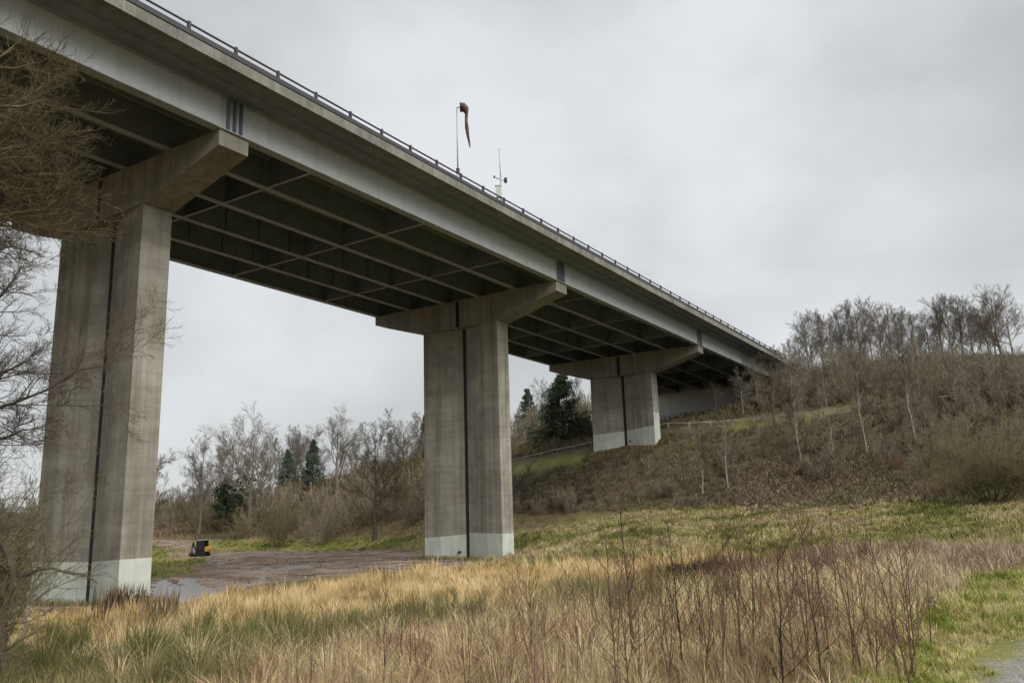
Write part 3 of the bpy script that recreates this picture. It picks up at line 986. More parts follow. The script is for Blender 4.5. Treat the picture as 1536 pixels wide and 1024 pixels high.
for i, (px, py) in enumerate(tops):
    tree_at('upright' if i % 3 else 'spread', px, 117 + (i * 7) % 12, py, 'crowded bare hilltop tree, %s from the bridge end of the row' % ordn[i], G_T, 'far', sxy=.9)
tree_at('broad', 1444, 116, 446, 'big bare hilltop tree with a wide fan crown, standing clear right of the crowded row', G_T, 'dark', sxy=.8)
tree_at('spread', 1476, 118, 440, 'bare hilltop tree forking low, between the two wide-crowned ones', G_T, 'dark')
tree_at('broad', 1534, 108, 436, 'thick dark-trunked bare tree on the hilltop, cut by the right edge of the view', G_T, 'dark', sxy=.9)
for px_, d_, py_, lab in [(1424, 124, 468, 'bare hilltop tree just left of the big clear fan crown'), (1461, 126, 452, 'bare hilltop tree in the gap right of the big clear fan crown'), (1492, 121, 448, 'bare spreading hilltop tree between the low-forked one and the slender one'), (1516, 119, 452, 'bare hilltop tree directly left of the thick dark trunk'), (1552, 116, 446, 'bare hilltop tree whose crown is cut by the right edge, behind the thick dark trunk'), (1527, 128, 458, 'greyish bare hilltop tree filling the gap behind the thick dark trunk at the right edge')]:
    tree_at('broad' if px_ % 2 else 'spread', px_, d_, py_, lab, G_T, 'far')
tree_at('upright', 1505, 125, 470, 'slender bare tree just left of the thick dark trunk on the hilltop', G_T, 'far')
for i in range(11):
    tree_at('upright' if i % 2 else 'spread', 1232 + i * 29 + rng.uniform(-6, 6), 134 + (i * 5) % 9, 468 + rng.uniform(-4, 14) - 4 * (3 < i < 7), 'bare tree in the second rank behind the crowded hilltop row', 'second rank of hilltop trees', 'far')
for i, (px, py, l) in enumerate([(1188, 522, 'thin bare tree poking up behind the far end of the bridge rail'), (1205, 512, 'bare tree at the very end of the bridge rail')]):
    tree_at('upright', px, 150, py, l, G_T, 'far')
# birches and other single trees on the slope
G_B = 'pale birches on the embankment'
tree_at('thin', 1207, 82, 545, 'pale birch with a bent white trunk crossing the handrail on the slope', G_B, 'birch', 'birch_tree', 1.3)
tree_at('thin', 1308, 80, 522, 'tallest pale birch on the slope, its kinked trunk reaching above the crest', G_B, 'birch', 'birch_tree', 1.2)
tree_at('thin', 1055, 79, 628, 'leftmost short pale birch on the slope right of the smallest pier', G_B, 'birch', 'birch_tree', 1.5)
tree_at('thin', 1094, 79, 606, 'pale birch beside the leftmost short one, below the abutment wall', G_B, 'birch', 'birch_tree', 1.4)
tree_at('thin', 1256, 80, 540, 'dim slender birch standing between the bent one and the tallest one', G_B, 'birch', 'birch_tree', 1.2)
tree_at('thin', 1384, 78, 512, 'pale slim birch right of the tallest one, below the hilltop row', G_B, 'birch', 'birch_tree', 1.2)
for px_, d_, py_, lab in [(1182, 79, 640, 'dim slender tree right of the two short birches'), (1262, 77, 655, 'small dark-stemmed tree low on the slope below the slender birch'), (1338, 76, 640, 'slim bare tree low on the slope between the tallest birch and the thorn bush'),
                          (1030, 83, 622, 'slim bare tree just right of the smallest pier, left of the short birches'), (1366, 79, 598, 'grey slim tree left of the reddish bush on the slope'), (1420, 82, 570, 'slim bare tree on the slope above the rust-coloured bush')]:
    tree_at('thin', px_, d_, py_, lab, 'slim trees on the lower slope', 'dark', sxy=1.3)
tree_at('broad', 1172, 91, 538, 'dark stout-trunked bare tree rooted at the grassy strip beside the handrail', None, 'dark', sxy=.85)
tree_at('spread', 1126, 97, 556, 'greyish bare tree hiding the far underside of the bridge', None, 'far', sxy=1.0)
tree_at('spread', 1086, 104, 574, 'small pinkish grey bare tree in front of the abutment wall', None, 'far', sxy=1.3)
tree_at('spread', 1150, 104, 532, 'bare tree growing close under the far end of the outer girder', None, 'far', sxy=.9)
for i in range(30):
    px_ = 1108 + i * 14.4 + rng.uniform(-6, 6)
    f_ = rng.uniform(0, 1)
    tree_at(('upright', 'thin', 'spread')[i % 3], px_, np.interp(px_, [1100, 1550], [102, 88]) + f_ * 12, np.interp(px_, [1100, 1200, 1350, 1550], [575, 525, 508, 520]) + (1 - f_) * 38 + rng.uniform(-8, 8), 'slim bare tree among the many on the upper embankment above the handrail', 'slim bare trees on the upper embankment', 'far', sxy=.9)
# firs
g = np.random.default_rng(7)
def fir_at(px, d, py, wpx, mat, label, **k):
    p = at(px, d)
    return fir_thing('fir_tree', p, g, top_h(p, px, py), wpx / F * d * 1.1, mat, label, **k)
fir_at(850, 112, 560, 50, M_conif, 'big dark fir tree standing between the central and the smallest pier', bare_low=.02, dens=1.7)
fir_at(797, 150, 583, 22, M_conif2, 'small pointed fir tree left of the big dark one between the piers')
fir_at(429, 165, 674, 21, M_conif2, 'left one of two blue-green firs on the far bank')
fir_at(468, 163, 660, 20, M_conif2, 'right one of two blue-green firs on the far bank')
fir_at(641, 140, 622, 20, M_conif, 'dark fir peeping out at the left edge of the central pier')
# rounded evergreen
def leaf_bush(name, p, h, w, mat, label, seed, n=5200, leaf=.16):
    gg = np.random.default_rng(seed)
    tr, gr = shrub_groups(gg, h, 12, .6 * w / h, 8, 5)
    t = empty(name, p, label, 'bush')
    obj('trunk', to_mesh('trunk', tr + gr[:1], M_bark), t)
    P = gr[1][0]
    b, m, _ = P.shape
    k = gg.integers(0, b, n)
    q = P[k, gg.integers(0, m, n)] + gg.normal(0, .16, (n, 3))
    d1 = gg.normal(size=(n, 3)); d1 /= np.linalg.norm(d1, axis=1, keepdims=True)
    d2 = np.cross(d1, gg.normal(size=(n, 3))); d2 /= np.linalg.norm(d2, axis=1, keepdims=True)
    s = leaf * gg.uniform(.6, 1.3, (n, 1))
    V = np.stack([q - d1 * s, q + d2 * s * .5, q + d1 * s, q - d2 * s * .5], 1).reshape(-1, 3)
    obj('foliage', make_mesh('foliage', V, [np.arange(4 * n).reshape(-1, 4)], mat), t)
    return t
p = at(345, 145)
leaf_bush('evergreen_bush', p, top_h(p, 345, 714), 5, M_conif, 'dark rounded evergreen among bare trees on the far bank', 3, 4200, .24)

# ------------------------------------------------------------------ shrubs and scrub
def shrub_thing(px, d, py, label, mat, seed, spread=.7, stems=18, name='bare_bush', n2=10, n3=8, n4=0, w=1.0):
    p = at(px, d)
    gg = np.random.default_rng(seed)
    h = top_h(p, px, py)
    tr, cr = shrub_groups(gg, h * .85, stems, spread, n2, n3, n4=n4)
    t = empty(name, p, label, 'bush')
    obj('stems', to_mesh('stems', tr, mat), t)
    obj('twigs', to_mesh('twigs', cr, mat), t)
    t.scale = (w, w, 1)
    return t
shrub_thing(1488, 58, 588, 'large dense olive-brown thorn bush at the right edge of the field', M_olive, 1, 1.1, 34, n2=12, n3=9, n4=4)
shrub_thing(1540, 57, 640, 'dark olive bush cut by the right edge, beside the large thorn bush', M_olive, 2, 1.0, 26, n2=11, n3=8, n4=3)
shrub_thing(1446, 63, 672, 'lower olive bush leaning out left of the large thorn bush', M_olive, 3, .9, 22, n2=11, n3=8)
shrub_thing(1410, 65, 705, 'rust-coloured low bush beside the large olive thorn bush', M_rust, 4, .8, 18)
shrub_thing(1352, 74, 668, 'reddish twiggy bush on the slope left of the olive thorn bush', M_rust, 5, .6, 16)
shrub_thing(618, 112, 740, 'dark bare bush at the foot of the bank left of the central pier', M_shrub, 6, .8, 22)
shrub_thing(420, 122, 738, 'dense olive bare bush at the foot of the far bank, right of the digger', M_olive, 7, .9, 26, n4=3)
shrub_thing(365, 132, 752, 'olive-brown bare bush behind and right of the digger', M_olive, 8, 1.0, 24, n4=3)
shrub_thing(484, 118, 735, 'tall brown bare bush left of the dark-trunked tree', M_shrub, 9, .8, 24, n4=3)
shrub_thing(792, 86, 745, 'brown bare bush on the slope just right of the central pier', M_shrub, 10, .8, 20)
shrub_thing(998, 80, 712, 'dense grey-brown bush at the foot of the slope left of the short birches', M_shrub, 12, .9, 24, n4=3)

def thicket(name, label, places_fn, n, mat, protos, seed):
    gg = np.random.default_rng(seed)
    pl = places_fn(gg, n)
    V, q = merge_copies(protos, pl)
    o = obj(name, make_mesh(name, V, [q], mat, True))
    return tag(o, label, 'scrub', None, 'stuff')
def mk_protos(seed, k, **kw):
    gg = np.random.default_rng(seed)
    out = []
    for _ in range(k):
        tr, cr = shrub_groups(gg, 1.0, **kw)
        out.append(tr + cr)
    return out
def on_path(px, py):
    """near the grass strip along the handrail"""
    return inpoly(px, py, [(760, 694), (890, 668), (1000, 640), (1280, 606), (1285, 616), (1200, 632), (1100, 647), (1000, 652), (985, 674), (880, 692), (765, 716)])
def slope_places(gg, n, lo=.02, hi=1.0, hmin=1.2, hmax=3.2, x0=765, x1=1600, slim=1.0):
    out = []
    while len(out) < n:
        px = gg.uniform(x0, x1)
        f = gg.uniform(lo, hi)
        d = (80 - max(0, px - 1100) * .035) * (1 - f) + f * (118 - max(0, px - 1300) * .06)
        p = at(px, d)
        qx, qy = project(p)
        if on_path(qx, qy): continue
        s = p @ D_AX
        u = p @ N_AX
        if 27 < u < 51 and (s > 74 and s < 120): continue      # bare ground in the bridge's shade
        if p[2] < -.6: continue
        if f < .34 and 1105 < px < 1345 and gg.uniform() < .72: continue
        hgt = gg.uniform(hmin, hmax) * (gg.uniform(.45, .9) if f > .86 else 1)
        out.append((p, gg.uniform(0, 6.28), hgt * gg.uniform(.6, .95) * slim, hgt, int(gg.integers(4))))
    return out
scr_p = mk_protos(21, 4, stems=9, spread=.75, n2=8, n3=6, rmin=.006)
pole_p = mk_protos(22, 4, stems=5, spread=.22, n2=11, n3=5, rmin=.0042)
thicket('hillside_scrub', 'tangled brown leafless scrub covering the embankment slope', lambda gg, n: slope_places(gg, n, 0, .62, 1.0, 2.8), 230, M_shrub, scr_p, 31)
thicket('upper_scrub', 'thin upright brown saplings massed on the upper slope below the hilltop', lambda gg, n: slope_places(gg, n, .5, 1.0, 2.6, 5.0, 1090, 1620), 70, M_shrub, pole_p, 32)
thicket('upper_saplings', 'pale grey upright saplings massed on the upper slope below the hilltop', lambda gg, n: slope_places(gg, n, .45, 1.0, 2.6, 5.2, 1090, 1620), 110, M_grey, pole_p, 41)
thicket('olive_scrub', 'olive green bramble and thorn scrub low on the embankment', lambda gg, n: slope_places(gg, n, .05, .8, .8, 2.0), 60, M_olive, scr_p, 33)
def low_poles(gg, n):
    return slope_places(gg, n, .0, .6, 1.8, 4.0, 930, 1560)
thicket('slope_saplings', 'thin bare grey saplings standing among the scrub on the lower slope', low_poles, 70, M_shrub, pole_p, 39)
def bank_places(gg, n):
    out = []
    while len(out) < n:
        px = gg.uniform(232, 660)
        f = gg.uniform(0, 1)
        d0 = np.interp(px, [232, 330, 400, 640], [185, 145, 128, 110])
        d = d0 + f * 45
        p = at(px, d)
        hgt = gg.uniform(2.5, 6.5) * (1.15 if f < .5 else .85)
        out.append((p, gg.uniform(0, 6.28), hgt * .75, hgt, int(gg.integers(4))))
    return out
thicket('bank_scrub', 'brown leafless scrub filling the foot of the far left bank', bank_places, 150, M_shrub, scr_p, 34)
thicket('bank_thorns', 'olive and dark leafless thorn scrub mixed through the foot of the far left bank', bank_places, 110, M_olive, scr_p, 40)
def behind_places(gg, n):
    out = []
    while len(out) < n:
        px = gg.uniform(762, 892)
        p = at(px, gg.uniform(118, 150) if px > 805 else gg.uniform(108, 150))
        hgt = gg.uniform(3, 7)
        out.append((p, gg.uniform(0, 6.28), hgt * .6, hgt, int(gg.integers(4))))
    return out
thicket('wood_scrub', 'brown leafless undergrowth of the wood behind the bridge', behind_places, 50, M_shrub, scr_p, 35)
def far_places(gg, n):
    out = []
    for _ in range(n):
        px = gg.uniform(-60, 330)
        p = at(px, gg.uniform(190, 330))
        hgt = gg.uniform(4, 9)
        out.append((p, gg.uniform(0, 6.28), hgt * .9, hgt, int(gg.integers(4))))
    return out
thicket('distant_scrub', 'faraway leafless hedgerow on the skyline at the left', far_places, 60, M_twig_g, scr_p, 36)
# red thicket and dark bramble mound out in the meadow
def red_places(gg, n):
    out = []
    for _ in range(n):
        px = 1062 + 270 * gg.uniform(0, 1) ** 1.8
        p = at(px, gg.uniform(23, 29))
        hgt = gg.uniform(.7, 1.15) * (1 if px < 1240 else .8)
        out.append((p, gg.uniform(0, 6.28), hgt * .6, hgt, int(gg.integers(4))))
    return out
red_p = mk_protos(23, 4, stems=16, spread=.45, n2=6, n3=3, rmin=.0035)
thicket('red_thicket', 'thicket of wine red dogwood-like stems in the middle of the meadow', red_places, 75, M_wine, red_p, 37)
def br_places(gg, n):
    return [(at(gg.uniform(998, 1062), gg.uniform(26, 28.5)), gg.uniform(0, 6.28), gg.uniform(.8, 1.1), gg.uniform(.75, 1.05), int(gg.integers(4))) for _ in range(n)]
M_brm = bark('dark_bramble', (.022, .017, .013), (.055, .038, .028), 4.0)
V, q = merge_copies(mk_protos(24, 4, stems=12, spread=1.2, n2=9, n3=6, rmin=.006), br_places(np.random.default_rng(38), 22))
tag(obj('bramble_clump', make_mesh('bramble_clump', V, [q], M_brm, True)), 'low dark dead bramble mound in the golden grass', 'bramble')

# ------------------------------------------------------------------ handrail along the hillside path
pts = []
for px, d in [(700, 112), (770, 104), (830, 101), (890, 98), (945, 96.5), (1000, 95), (1100, 93.5), (1200, 92), (1270, 90), (1340, 88), (1400, 87), (1460, 86), (1570, 84)]:
    pts.append(at(px, d)[:2])
pts = np.array(pts)
seg = np.concatenate([[0], np.cumsum(np.linalg.norm(np.diff(pts, axis=0), axis=1))])
def along(t):
    x, y = np.interp(t, seg, pts[:, 0]), np.interp(t, seg, pts[:, 1])
    return np.array([x, y, gz(x, y)])
HR = empty('path_handrail', along(0), 'long weathered timber handrail climbing beside the hillside path', 'handrail')
ts = np.arange(0, seg[-1], 2.4)
M_wood = painted('weathered_timber', (.40, .385, .34), .9, .3, (.16, .14, .11), .5)
L = np.array([along(t) for t in ts])
mb = MB()
for a, b in zip(L[:-1], L[1:]):
    d = (b - a) / np.linalg.norm(b - a)
    nrm = np.cross(d, [0, 0, 1]); nrm /= np.linalg.norm(nrm)
    for hz, hh in ((.55, .10),):
        P = np.array([a - nrm * .03 + [0, 0, hz - hh], b - nrm * .03 + [0, 0, hz - hh], b + nrm * .03 + [0, 0, hz - hh], a + nrm * .03 + [0, 0, hz - hh],
                      a - nrm * .03 + [0, 0, hz], b - nrm * .03 + [0, 0, hz], b + nrm * .03 + [0, 0, hz], a + nrm * .03 + [0, 0, hz]])
        mb.hexa(P[[3, 2, 1, 0, 7, 6, 5, 4]])
mb.build('rail', M_wood, HR)
for p in L:
    mb = MB()
    mb.box(p + [0, 0, .18], (.08, .08, .80))
    mb.build('post', M_wood, HR)

# ------------------------------------------------------------------ mini digger on the mud
r_ = ray(303, 834)
dd = MUD_Z / r_[2]
p = np.array([r_[0] * dd, r_[1] * dd, MUD_Z - .02])
DG = empty('mini_digger', p, 'small black and yellow tracked digger with folded arm parked on the mud', 'digger')
M_blk = painted('black_machine_paint', (.018, .018, .02), .5, .3, (.07, .055, .045), .3, False)
M_yel = painted('yellow_machine_paint', (.62, .36, .03), .45, .2, (.15, .11, .07), .4, False)
M_glass = painted('dark_cab_glass', (.03, .035, .04), .1, .1, (.05, .05, .05), .1, False)
M_roof = painted('pale_cab_roof', (.36, .36, .33), .6, .2, (.15, .13, .1), .4, False)
ex = np.array([math.cos(.2), -math.sin(.2), 0]); ey = np.array([math.sin(.2), math.cos(.2), 0]); ez = np.array([0, 0, 1.])
ROT = np.stack([ex, ey, ez], 1)
def dl(x, y, z): return p + ex * x + ey * y + ez * z
for sy in (-.42, .42):
    mb = MB()
    t = np.linspace(0, 2 * math.pi, 20, endpoint=False)
    ox, oz = np.cos(t) * .16 + np.sign(np.cos(t)) * .52, np.sin(t) * .16 + .18
    mb.prism(np.array([dl(a, sy - .12, b) for a, b in zip(ox, oz)]), np.array([dl(a, sy + .12, b) for a, b in zip(ox, oz)]))
    mb.build('track', M_blk, DG)
mb = MB()
mb.box(dl(-.88, 0, .16), (.10, 1.1, .26), ROT)
mb.box(dl(-.62, 0, .2), (.5, .10, .08), ROT)
mb.build('dozer_blade', M_blk, DG)
mb = MB()
mb.box(dl(.02, 0, .43), (1.2, .86, .18), ROT)
mb.build('turntable', M_blk, DG)
mb = MB()
pr = [(.56, .54), (.78, .54), (.82, .8), (.78, .98), (.68, 1.02), (.56, 1.0)]
mb.prism(np.array([dl(a, -.44, b) for a, b in pr]), np.array([dl(a, .44, b) for a, b in pr]))
mb.build('engine_cover', M_yel, DG)
mb = MB()
for x_, y_ in ((-.5, -.38), (-.5, .38), (.34, -.38), (.34, .38)):
    mb.tube([dl(x_, y_, .5), dl(x_ * .92 + .05, y_, 1.66)], .04, 6)
mb.box(dl(-.42, 0, .78), (.06, .7, .5), ROT)
mb.box(dl(0, 0, .72), (.9, .7, .40), ROT)
mb.box(dl(.14, 0, 1.0), (.10, .46, .5), ROT)
cabf = mb.build('cab_frame', M_blk, DG)
mb = MB()
for y_, w_ in ((.40, .92), (-.40, .90)):
    mb = MB()
    mb.box(dl(-.02, y_, 1.12), (w_, .02, .98), ROT)
    mb.build('cab_window', M_glass, cabf)
mb = MB()
mb.box(dl(-.03, 0, 1.70), (1.02, .86, .07), ROT)
mb.build('cab_roof', M_roof, DG)
mb = MB()
mb.tube([dl(-.60, 0, .50), dl(-.95, 0, 1.0), dl(-1.06, 0, 1.5)], [.09, .085, .07], 6)
mb.build('boom', M_blk, DG)
mb = MB()
mb.tube([dl(-1.06, 0, 1.53), dl(-1.18, 0, 1.0), dl(-1.22, 0, .45)], [.07, .065, .05], 6)
mb.build('arm', M_blk, DG)
mb = MB()
pr = [(-1.42, .10), (-1.10, .02), (-1.02, .22), (-1.16, .46), (-1.30, .44)]
mb.prism(np.array([dl(a, -.22, b) for a, b in pr]), np.array([dl(a, .22, b) for a, b in pr]))
mb.build('bucket', M_blk, DG)

# ------------------------------------------------------------------ foreground saplings
def sapling_mesh(g, h=2.0, r=.012, n1=11, flat=None, len_=.40, twigs=2):
    P, Rr = stem(g, h, r, 9, .018, tip=.14)
    lv = [dict(n=n1, t=(.12, .95), ang=40, sd=8, len=len_, fall=.55, up=.28, k=5, rr=.55, rmax=.02, sides=4, wob=.06, rmin=.0042, tip=.45)]
    if twigs: lv.append(dict(n=twigs, t=(.3, .95), ang=35, sd=12, len=.35, fall=.5, up=.2, k=3, rr=.6, sides=3, wob=.08, rmin=.0024))
    return to_mesh('sapling', [(P, Rr, 6)] + grow(g, P, Rr, lv), None)
gs = np.random.default_rng(51)
SAP = []
for i in range(9):
    me = sapling_mesh(gs, 2.0, gs.uniform(.011, .016), int(gs.integers(8, 14)), len_=gs.uniform(.32, .5), twigs=int(gs.integers(1, 4)))
    me.materials.append(M_blackstem if i == 0 else M_brownstem if i % 4 == 0 else M_red)
    SAP.append(me)
SAP10 = sapling_mesh(gs, 2.0, .0125, 15, len_=.27, twigs=1)
SAP10.materials.append(M_brownstem)
P_, R_ = stem(gs, 2.0, .014, 9, .012, tip=.14)
_br = [(.38, 28, .75), (.50, 42, .62), (.62, 150, .4), (.74, 30, .3)]
_gr = []
for t_, a_, l_ in _br:
    b_ = P_[0, int(t_ * 8)]
    dv = np.array([math.cos(R(a_)) * .72, math.sin(R(a_)) * .3, .62])
    q_ = b_ + np.linspace(0, 1, 5)[:, None] * dv * l_ * 1.2 + np.array([0, 0, .12]) * (np.linspace(0, 1, 5) ** 2)[:, None] * l_
    _gr.append((q_[None], np.linspace(.006, .0028, 5)[None], 4))
me = to_mesh('sapling', [(P_, R_, 6)] + _gr, None)
me.materials.append(M_brownstem)
SAP.append(me)
SAP.append(SAP10)
G_S = 'leafless saplings standing in the foreground meadow'
def sapling(pxb, d, pxt, pyt, which, label, rz=None, fat=1.0):
    b = at(pxb, d)
    top = ray(pxt, pyt) * d
    v = top - b
    o = obj('sapling', SAP[which])
    tag(o, label, 'sapling', G_S)
    z = np.linalg.norm(v) / 2.0
    q = Vector((0, 0, 1)).rotation_difference(Vector([float(a) for a in v]))
    o.rotation_mode = 'QUATERNION'
    from mathutils import Quaternion
    o.rotation_quaternion = q @ Quaternion((0, 0, 1), rz if rz is not None else gs.uniform(0, 6.28))
    o.location = [float(a) for a in b - v / np.linalg.norm(v) * .05]
    o.scale = (z * fat, z * fat, z)
    return o
for a in [(938, 9.2, 928, 688, 10, 'tallest sapling of all, straight and reddish, in front of the slope below the smallest pier'),
          (908, 9.8, 908, 786, 10, 'thin straight sapling just left of the tallest one'),
          (990, 8.8, 984, 822, 3, 'reddish sapling with wide V branches just right of the tallest one'),
          (1046, 9.2, 1040, 815, 5, 'straight sapling before the dark bramble mound'),
          (1096, 9.5, 1095, 786, 6, 'upright reddish sapling right of the dark bramble mound'),
          (1150, 10.2, 1145, 795, 7, 'thin sapling rising before the red thicket'),
          (1205, 8.6, 1193, 758, 10, 'tall dark red sapling, left of a close pair before the red thicket'),
          (1222, 9.6, 1212, 764, 2, 'tall sapling, right of a close pair before the red thicket'),
          (1264, 8.6, 1245, 776, 3, 'tall sapling with a wavy top right of the close pair'),
          (1284, 9.0, 1270, 785, 5, 'straight sapling near the right end of the tall stand'),
          (1312, 9.3, 1328, 808, 6, 'right-leaning sapling at the end of the tall stand'),
          (1368, 10.4, 1391, 842, 9, 'lone leaning sapling with two right-hand branches beside the green verge'),
          (1146, 7.6, 1165, 815, 0, 'blackish leaning sapling rooted at the bottom of the picture'),
          (575, 9.6, 577, 856, 10, 'thin lone sapling standing before the golden grass left of the central pier'),
          (790, 9.4, 793, 838, 2, 'sapling standing before the base of the central pier, to its right'),
          (630, 9.8, 629, 884, 3, 'short sapling before the base of the central pier, to its left'),
          (700, 9.2, 702, 892, 5, 'short reddish sapling directly before the slot of the central pier'),
          (858, 9.2, 862, 852, 6, 'forked reddish sapling left of the tallest one, before golden grass')]:
    sapling(*a, rz=0.0 if a[4] == 9 else None, fat=1.45 if a[4] in (1, 0) else 1.25)
# the rest of the stand
k = 0
while k < 110:
    px, d = gs.uniform(430, 1345), gs.uniform(7.2, 14.0)
    if px < 700 and gs.uniform() < .45: continue
    b = at(px, d)
    hgt = gs.uniform(.75, 1.5) * (1.22 if px > 880 else .85)
    t = b + [gs.normal(0, .12), gs.normal(0, .1), hgt]
    x2, y2 = project(t)
    sapling(px, d, float(x2), float(y2), int(gs.integers(9)), 'slender leafless reddish brown sapling, one of the dense low stand filling the foreground')
    k += 1
# two dead forked stems on the left
for a in [(157, 17, 155, 902, 4, 'dark bare weed-like stem at the left in front of the near pier'), (226, 16, 234, 905, 8, 'dark forked stem standing before the right face of the near pier')]:
    sapling(*a)

# ------------------------------------------------------------------ near tree on the left, its thorn bush, trunk and litter
def limb(pts, r0, r1, n=9):
    P = np.array([W(*q) for q in pts])
    t = np.linspace(0, 1, len(P))
    tt = np.linspace(0, 1, n)
    Q = np.stack([np.interp(tt, t, P[:, i]) for i in range(3)], 1)
    for _ in range(2): Q[1:-1] = (Q[:-2] + 2 * Q[1:-1] + Q[2:]) / 4
    Q[1:-1] += np.random.default_rng(int(abs(pts[0][0]) * 7 + pts[-1][1])).normal(0, .05, (n - 2, 3))
    return Q, np.linspace(r0, r1, n)
def limb_tree(name, label, trunk, limbs, m1, m2, levels, seed, cat='tree'):
    gg = np.random.default_rng(seed)
    Pt, Rt = limb(trunk[0], trunk[1], trunk[2], 10)
    base = Pt[0].copy()
    base[2] = gz(base[0], base[1])
    Pt[0, 2] = base[2] - .2
    L = [limb(*l) for l in limbs]
    P, Rr = np.array([l[0] for l in L]), np.array([l[1] for l in L])
    gr = grow(gg, P, Rr, levels)
    t = empty(name, base, label, cat)
    o = lambda G: [(p_ - base, r_, k_) for p_, r_, k_ in G]
    obj('trunk', to_mesh('trunk', o([(Pt[None], Rt[None], 10), (P, Rr, 7)]), m1), t)
    obj('crown', to_mesh('crown', o(gr), m2), t)
    return t
LV = [dict(n=17, t=(.12, 1), ang=42, sd=14, len=.46, fall=.35, up=.04, pull=(.3, 0, .0), k=6, rr=.5, rmax=.022, sides=4, wob=.12, rmin=.006),
      dict(n=11, t=(.1, 1), ang=42, sd=16, len=.46, fall=.4, up=.06, pull=(.2, 0, 0), k=5, rr=.6, sides=3, wob=.13, rmin=.0038),
      dict(n=8, t=(.1, 1), ang=42, sd=16, len=.5, fall=.4, up=.06, pull=(.1, 0, 0), k=4, rr=.6, sides=3, wob=.13, rmin=.0026)]
D1 = 12.5
limb_tree('overhanging_tree', 'mossy olive-brown bare tree whose dense twigs hang in from the upper left edge', ([(-330, 950, D1), (-300, 600, D1), (-260, 350, D1), (-200, 120, D1 - .3)], .26, .12), [
    ([(-262, 360, D1), (-130, 270, D1 - .3), (-20, 230, D1 - .5), (60, 215, D1 - .7)], .07, .012),
    ([(-270, 420, D1), (-140, 350, D1 - .4), (0, 320, D1 - .8), (85, 300, D1 - 1.0)], .06, .010),
    ([(-240, 260, D1), (-120, 160, D1), (-20, 110, D1), (50, 95, D1 - .2)], .07, .012),
    ([(-250, 300, D1), (-130, 190, D1 - .6), (-40, 160, D1 - 1.0), (66, 150, D1 - 1.2)], .05, .010),
    ([(-262, 360, D1), (-140, 300, D1 + .2), (-40, 262, D1 + .2), (96, 262, D1 + .2)], .05, .010),
    ([(-268, 400, D1), (-140, 345, D1), (-40, 322, D1), (100, 318, D1)], .05, .009),
    ([(-255, 330, D1), (-120, 240, D1 + .6), (-10, 180, D1 + .8), (45, 160, D1 + .9)], .06, .010),
    ([(-270, 400, D1), (-150, 320, D1 + .5), (-40, 285, D1 + .6), (62, 285, D1 + .6)], .05, .008),
    ([(-262, 380, D1), (-140, 310, D1 - .6), (-50, 240, D1 - 1.0), (20, 255, D1 - 1.2)], .05, .008)], M_mossy, M_mossy, LV, 61)
LV2 = [dict(n=22, t=(.15, 1), ang=46, sd=14, len=.40, fall=.4, up=.12, pull=(.2, 0, 0), k=6, rr=.42, rmax=.014, sides=4, wob=.12, rmin=.006),
       dict(n=13, t=(.15, 1), ang=44, sd=14, len=.46, fall=.4, up=.1, k=5, rr=.6, sides=3, wob=.18, rmin=.004),
       dict(n=9, t=(.15, 1), ang=42, sd=14, len=.5, fall=.4, up=.08, k=4, rr=.6, sides=3, wob=.13, rmin=.003)]
D2 = 16.5
limb_tree('sparse_tree', 'dark thin-branched bare tree at the left edge, seen against the sky beside the near pier', ([(-240, 950, D2), (-220, 700, D2), (-190, 520, D2), (-170, 380, D2)], .20, .07), [
    ([(-215, 680, D2), (-110, 600, D2), (0, 566, D2), (46, 540, D2)], .06, .012),
    ([(-200, 560, D2), (-90, 500, D2), (-20, 470, D2), (32, 400, D2)], .06, .012),
    ([(-190, 520, D2), (-100, 430, D2 + .3), (-30, 390, D2 + .5), (10, 370, D2 + .6)], .05, .010),
    ([(-220, 720, D2), (-100, 650, D2 - .4), (10, 610, D2 - .6), (130, 560, D2 - .8), (185, 530, D2 - .9)], .045, .006),
    ([(-225, 760, D2), (-120, 700, D2 - .3), (-20, 668, D2 - .5), (70, 640, D2 - .6)], .05, .008)], M_bark, M_twig, LV2, 62)
# thorn bush below them
p = at(-20, 17.5)
def thorn(px, d, py, label, seed, spread, mat=M_olive):
    p = at(px, d)
    gg = np.random.default_rng(seed)
    tr, cr = shrub_groups(gg, top_h(p, px, py), 26, spread, 12, 8, .2, .003, n4=5)
    tr = [(a_, b_ * .6, c_) for a_, b_, c_ in tr]
    t = empty('thorn_bush', p, label, 'bush')
    obj('stems', to_mesh('stems', tr, mat), t)
    obj('twigs', to_mesh('twigs', cr, mat), t)
thorn(-62, 17.0, 640, 'dense olive thorn bush at the left edge beside the foot of the near pier', 71, .42)
thorn(-100, 15.0, 720, 'low dark thorn bush at the bottom left beside the crooked stem', 72, .5)
limb_tree('crooked_tree', 'small crooked trunk at the lower left with one pale branch reaching across the near pier', ([(8, 985, 15.5), (14, 900, 15.5), (20, 850, 15.5), (4, 790, 15.6), (-14, 720, 15.7)], .075, .03), [
    ([(16, 868, 15.5), (50, 848, 15.3), (72, 852, 15.1), (95, 859, 15), (122, 861, 14.9), (146, 874, 14.8)], .032, .008),
    ([(16, 862, 15.5), (-4, 830, 15.5), (-30, 800, 15.6), (-50, 740, 15.6)], .035, .01),
    ([(18, 855, 15.5), (40, 820, 15.6), (52, 800, 15.8), (70, 780, 16)], .022, .005)], M_bark, M_mossy,
    [dict(n=7, t=(.3, 1), ang=45, sd=15, len=.28, fall=.4, up=.05, k=5, rr=.5, sides=4, wob=.15, rmin=.004),
     dict(n=5, t=(.2, 1), ang=45, sd=15, len=.45, fall=.4, up=.05, k=4, rr=.6, sides=3, wob=.18, rmin=.003)], 63)
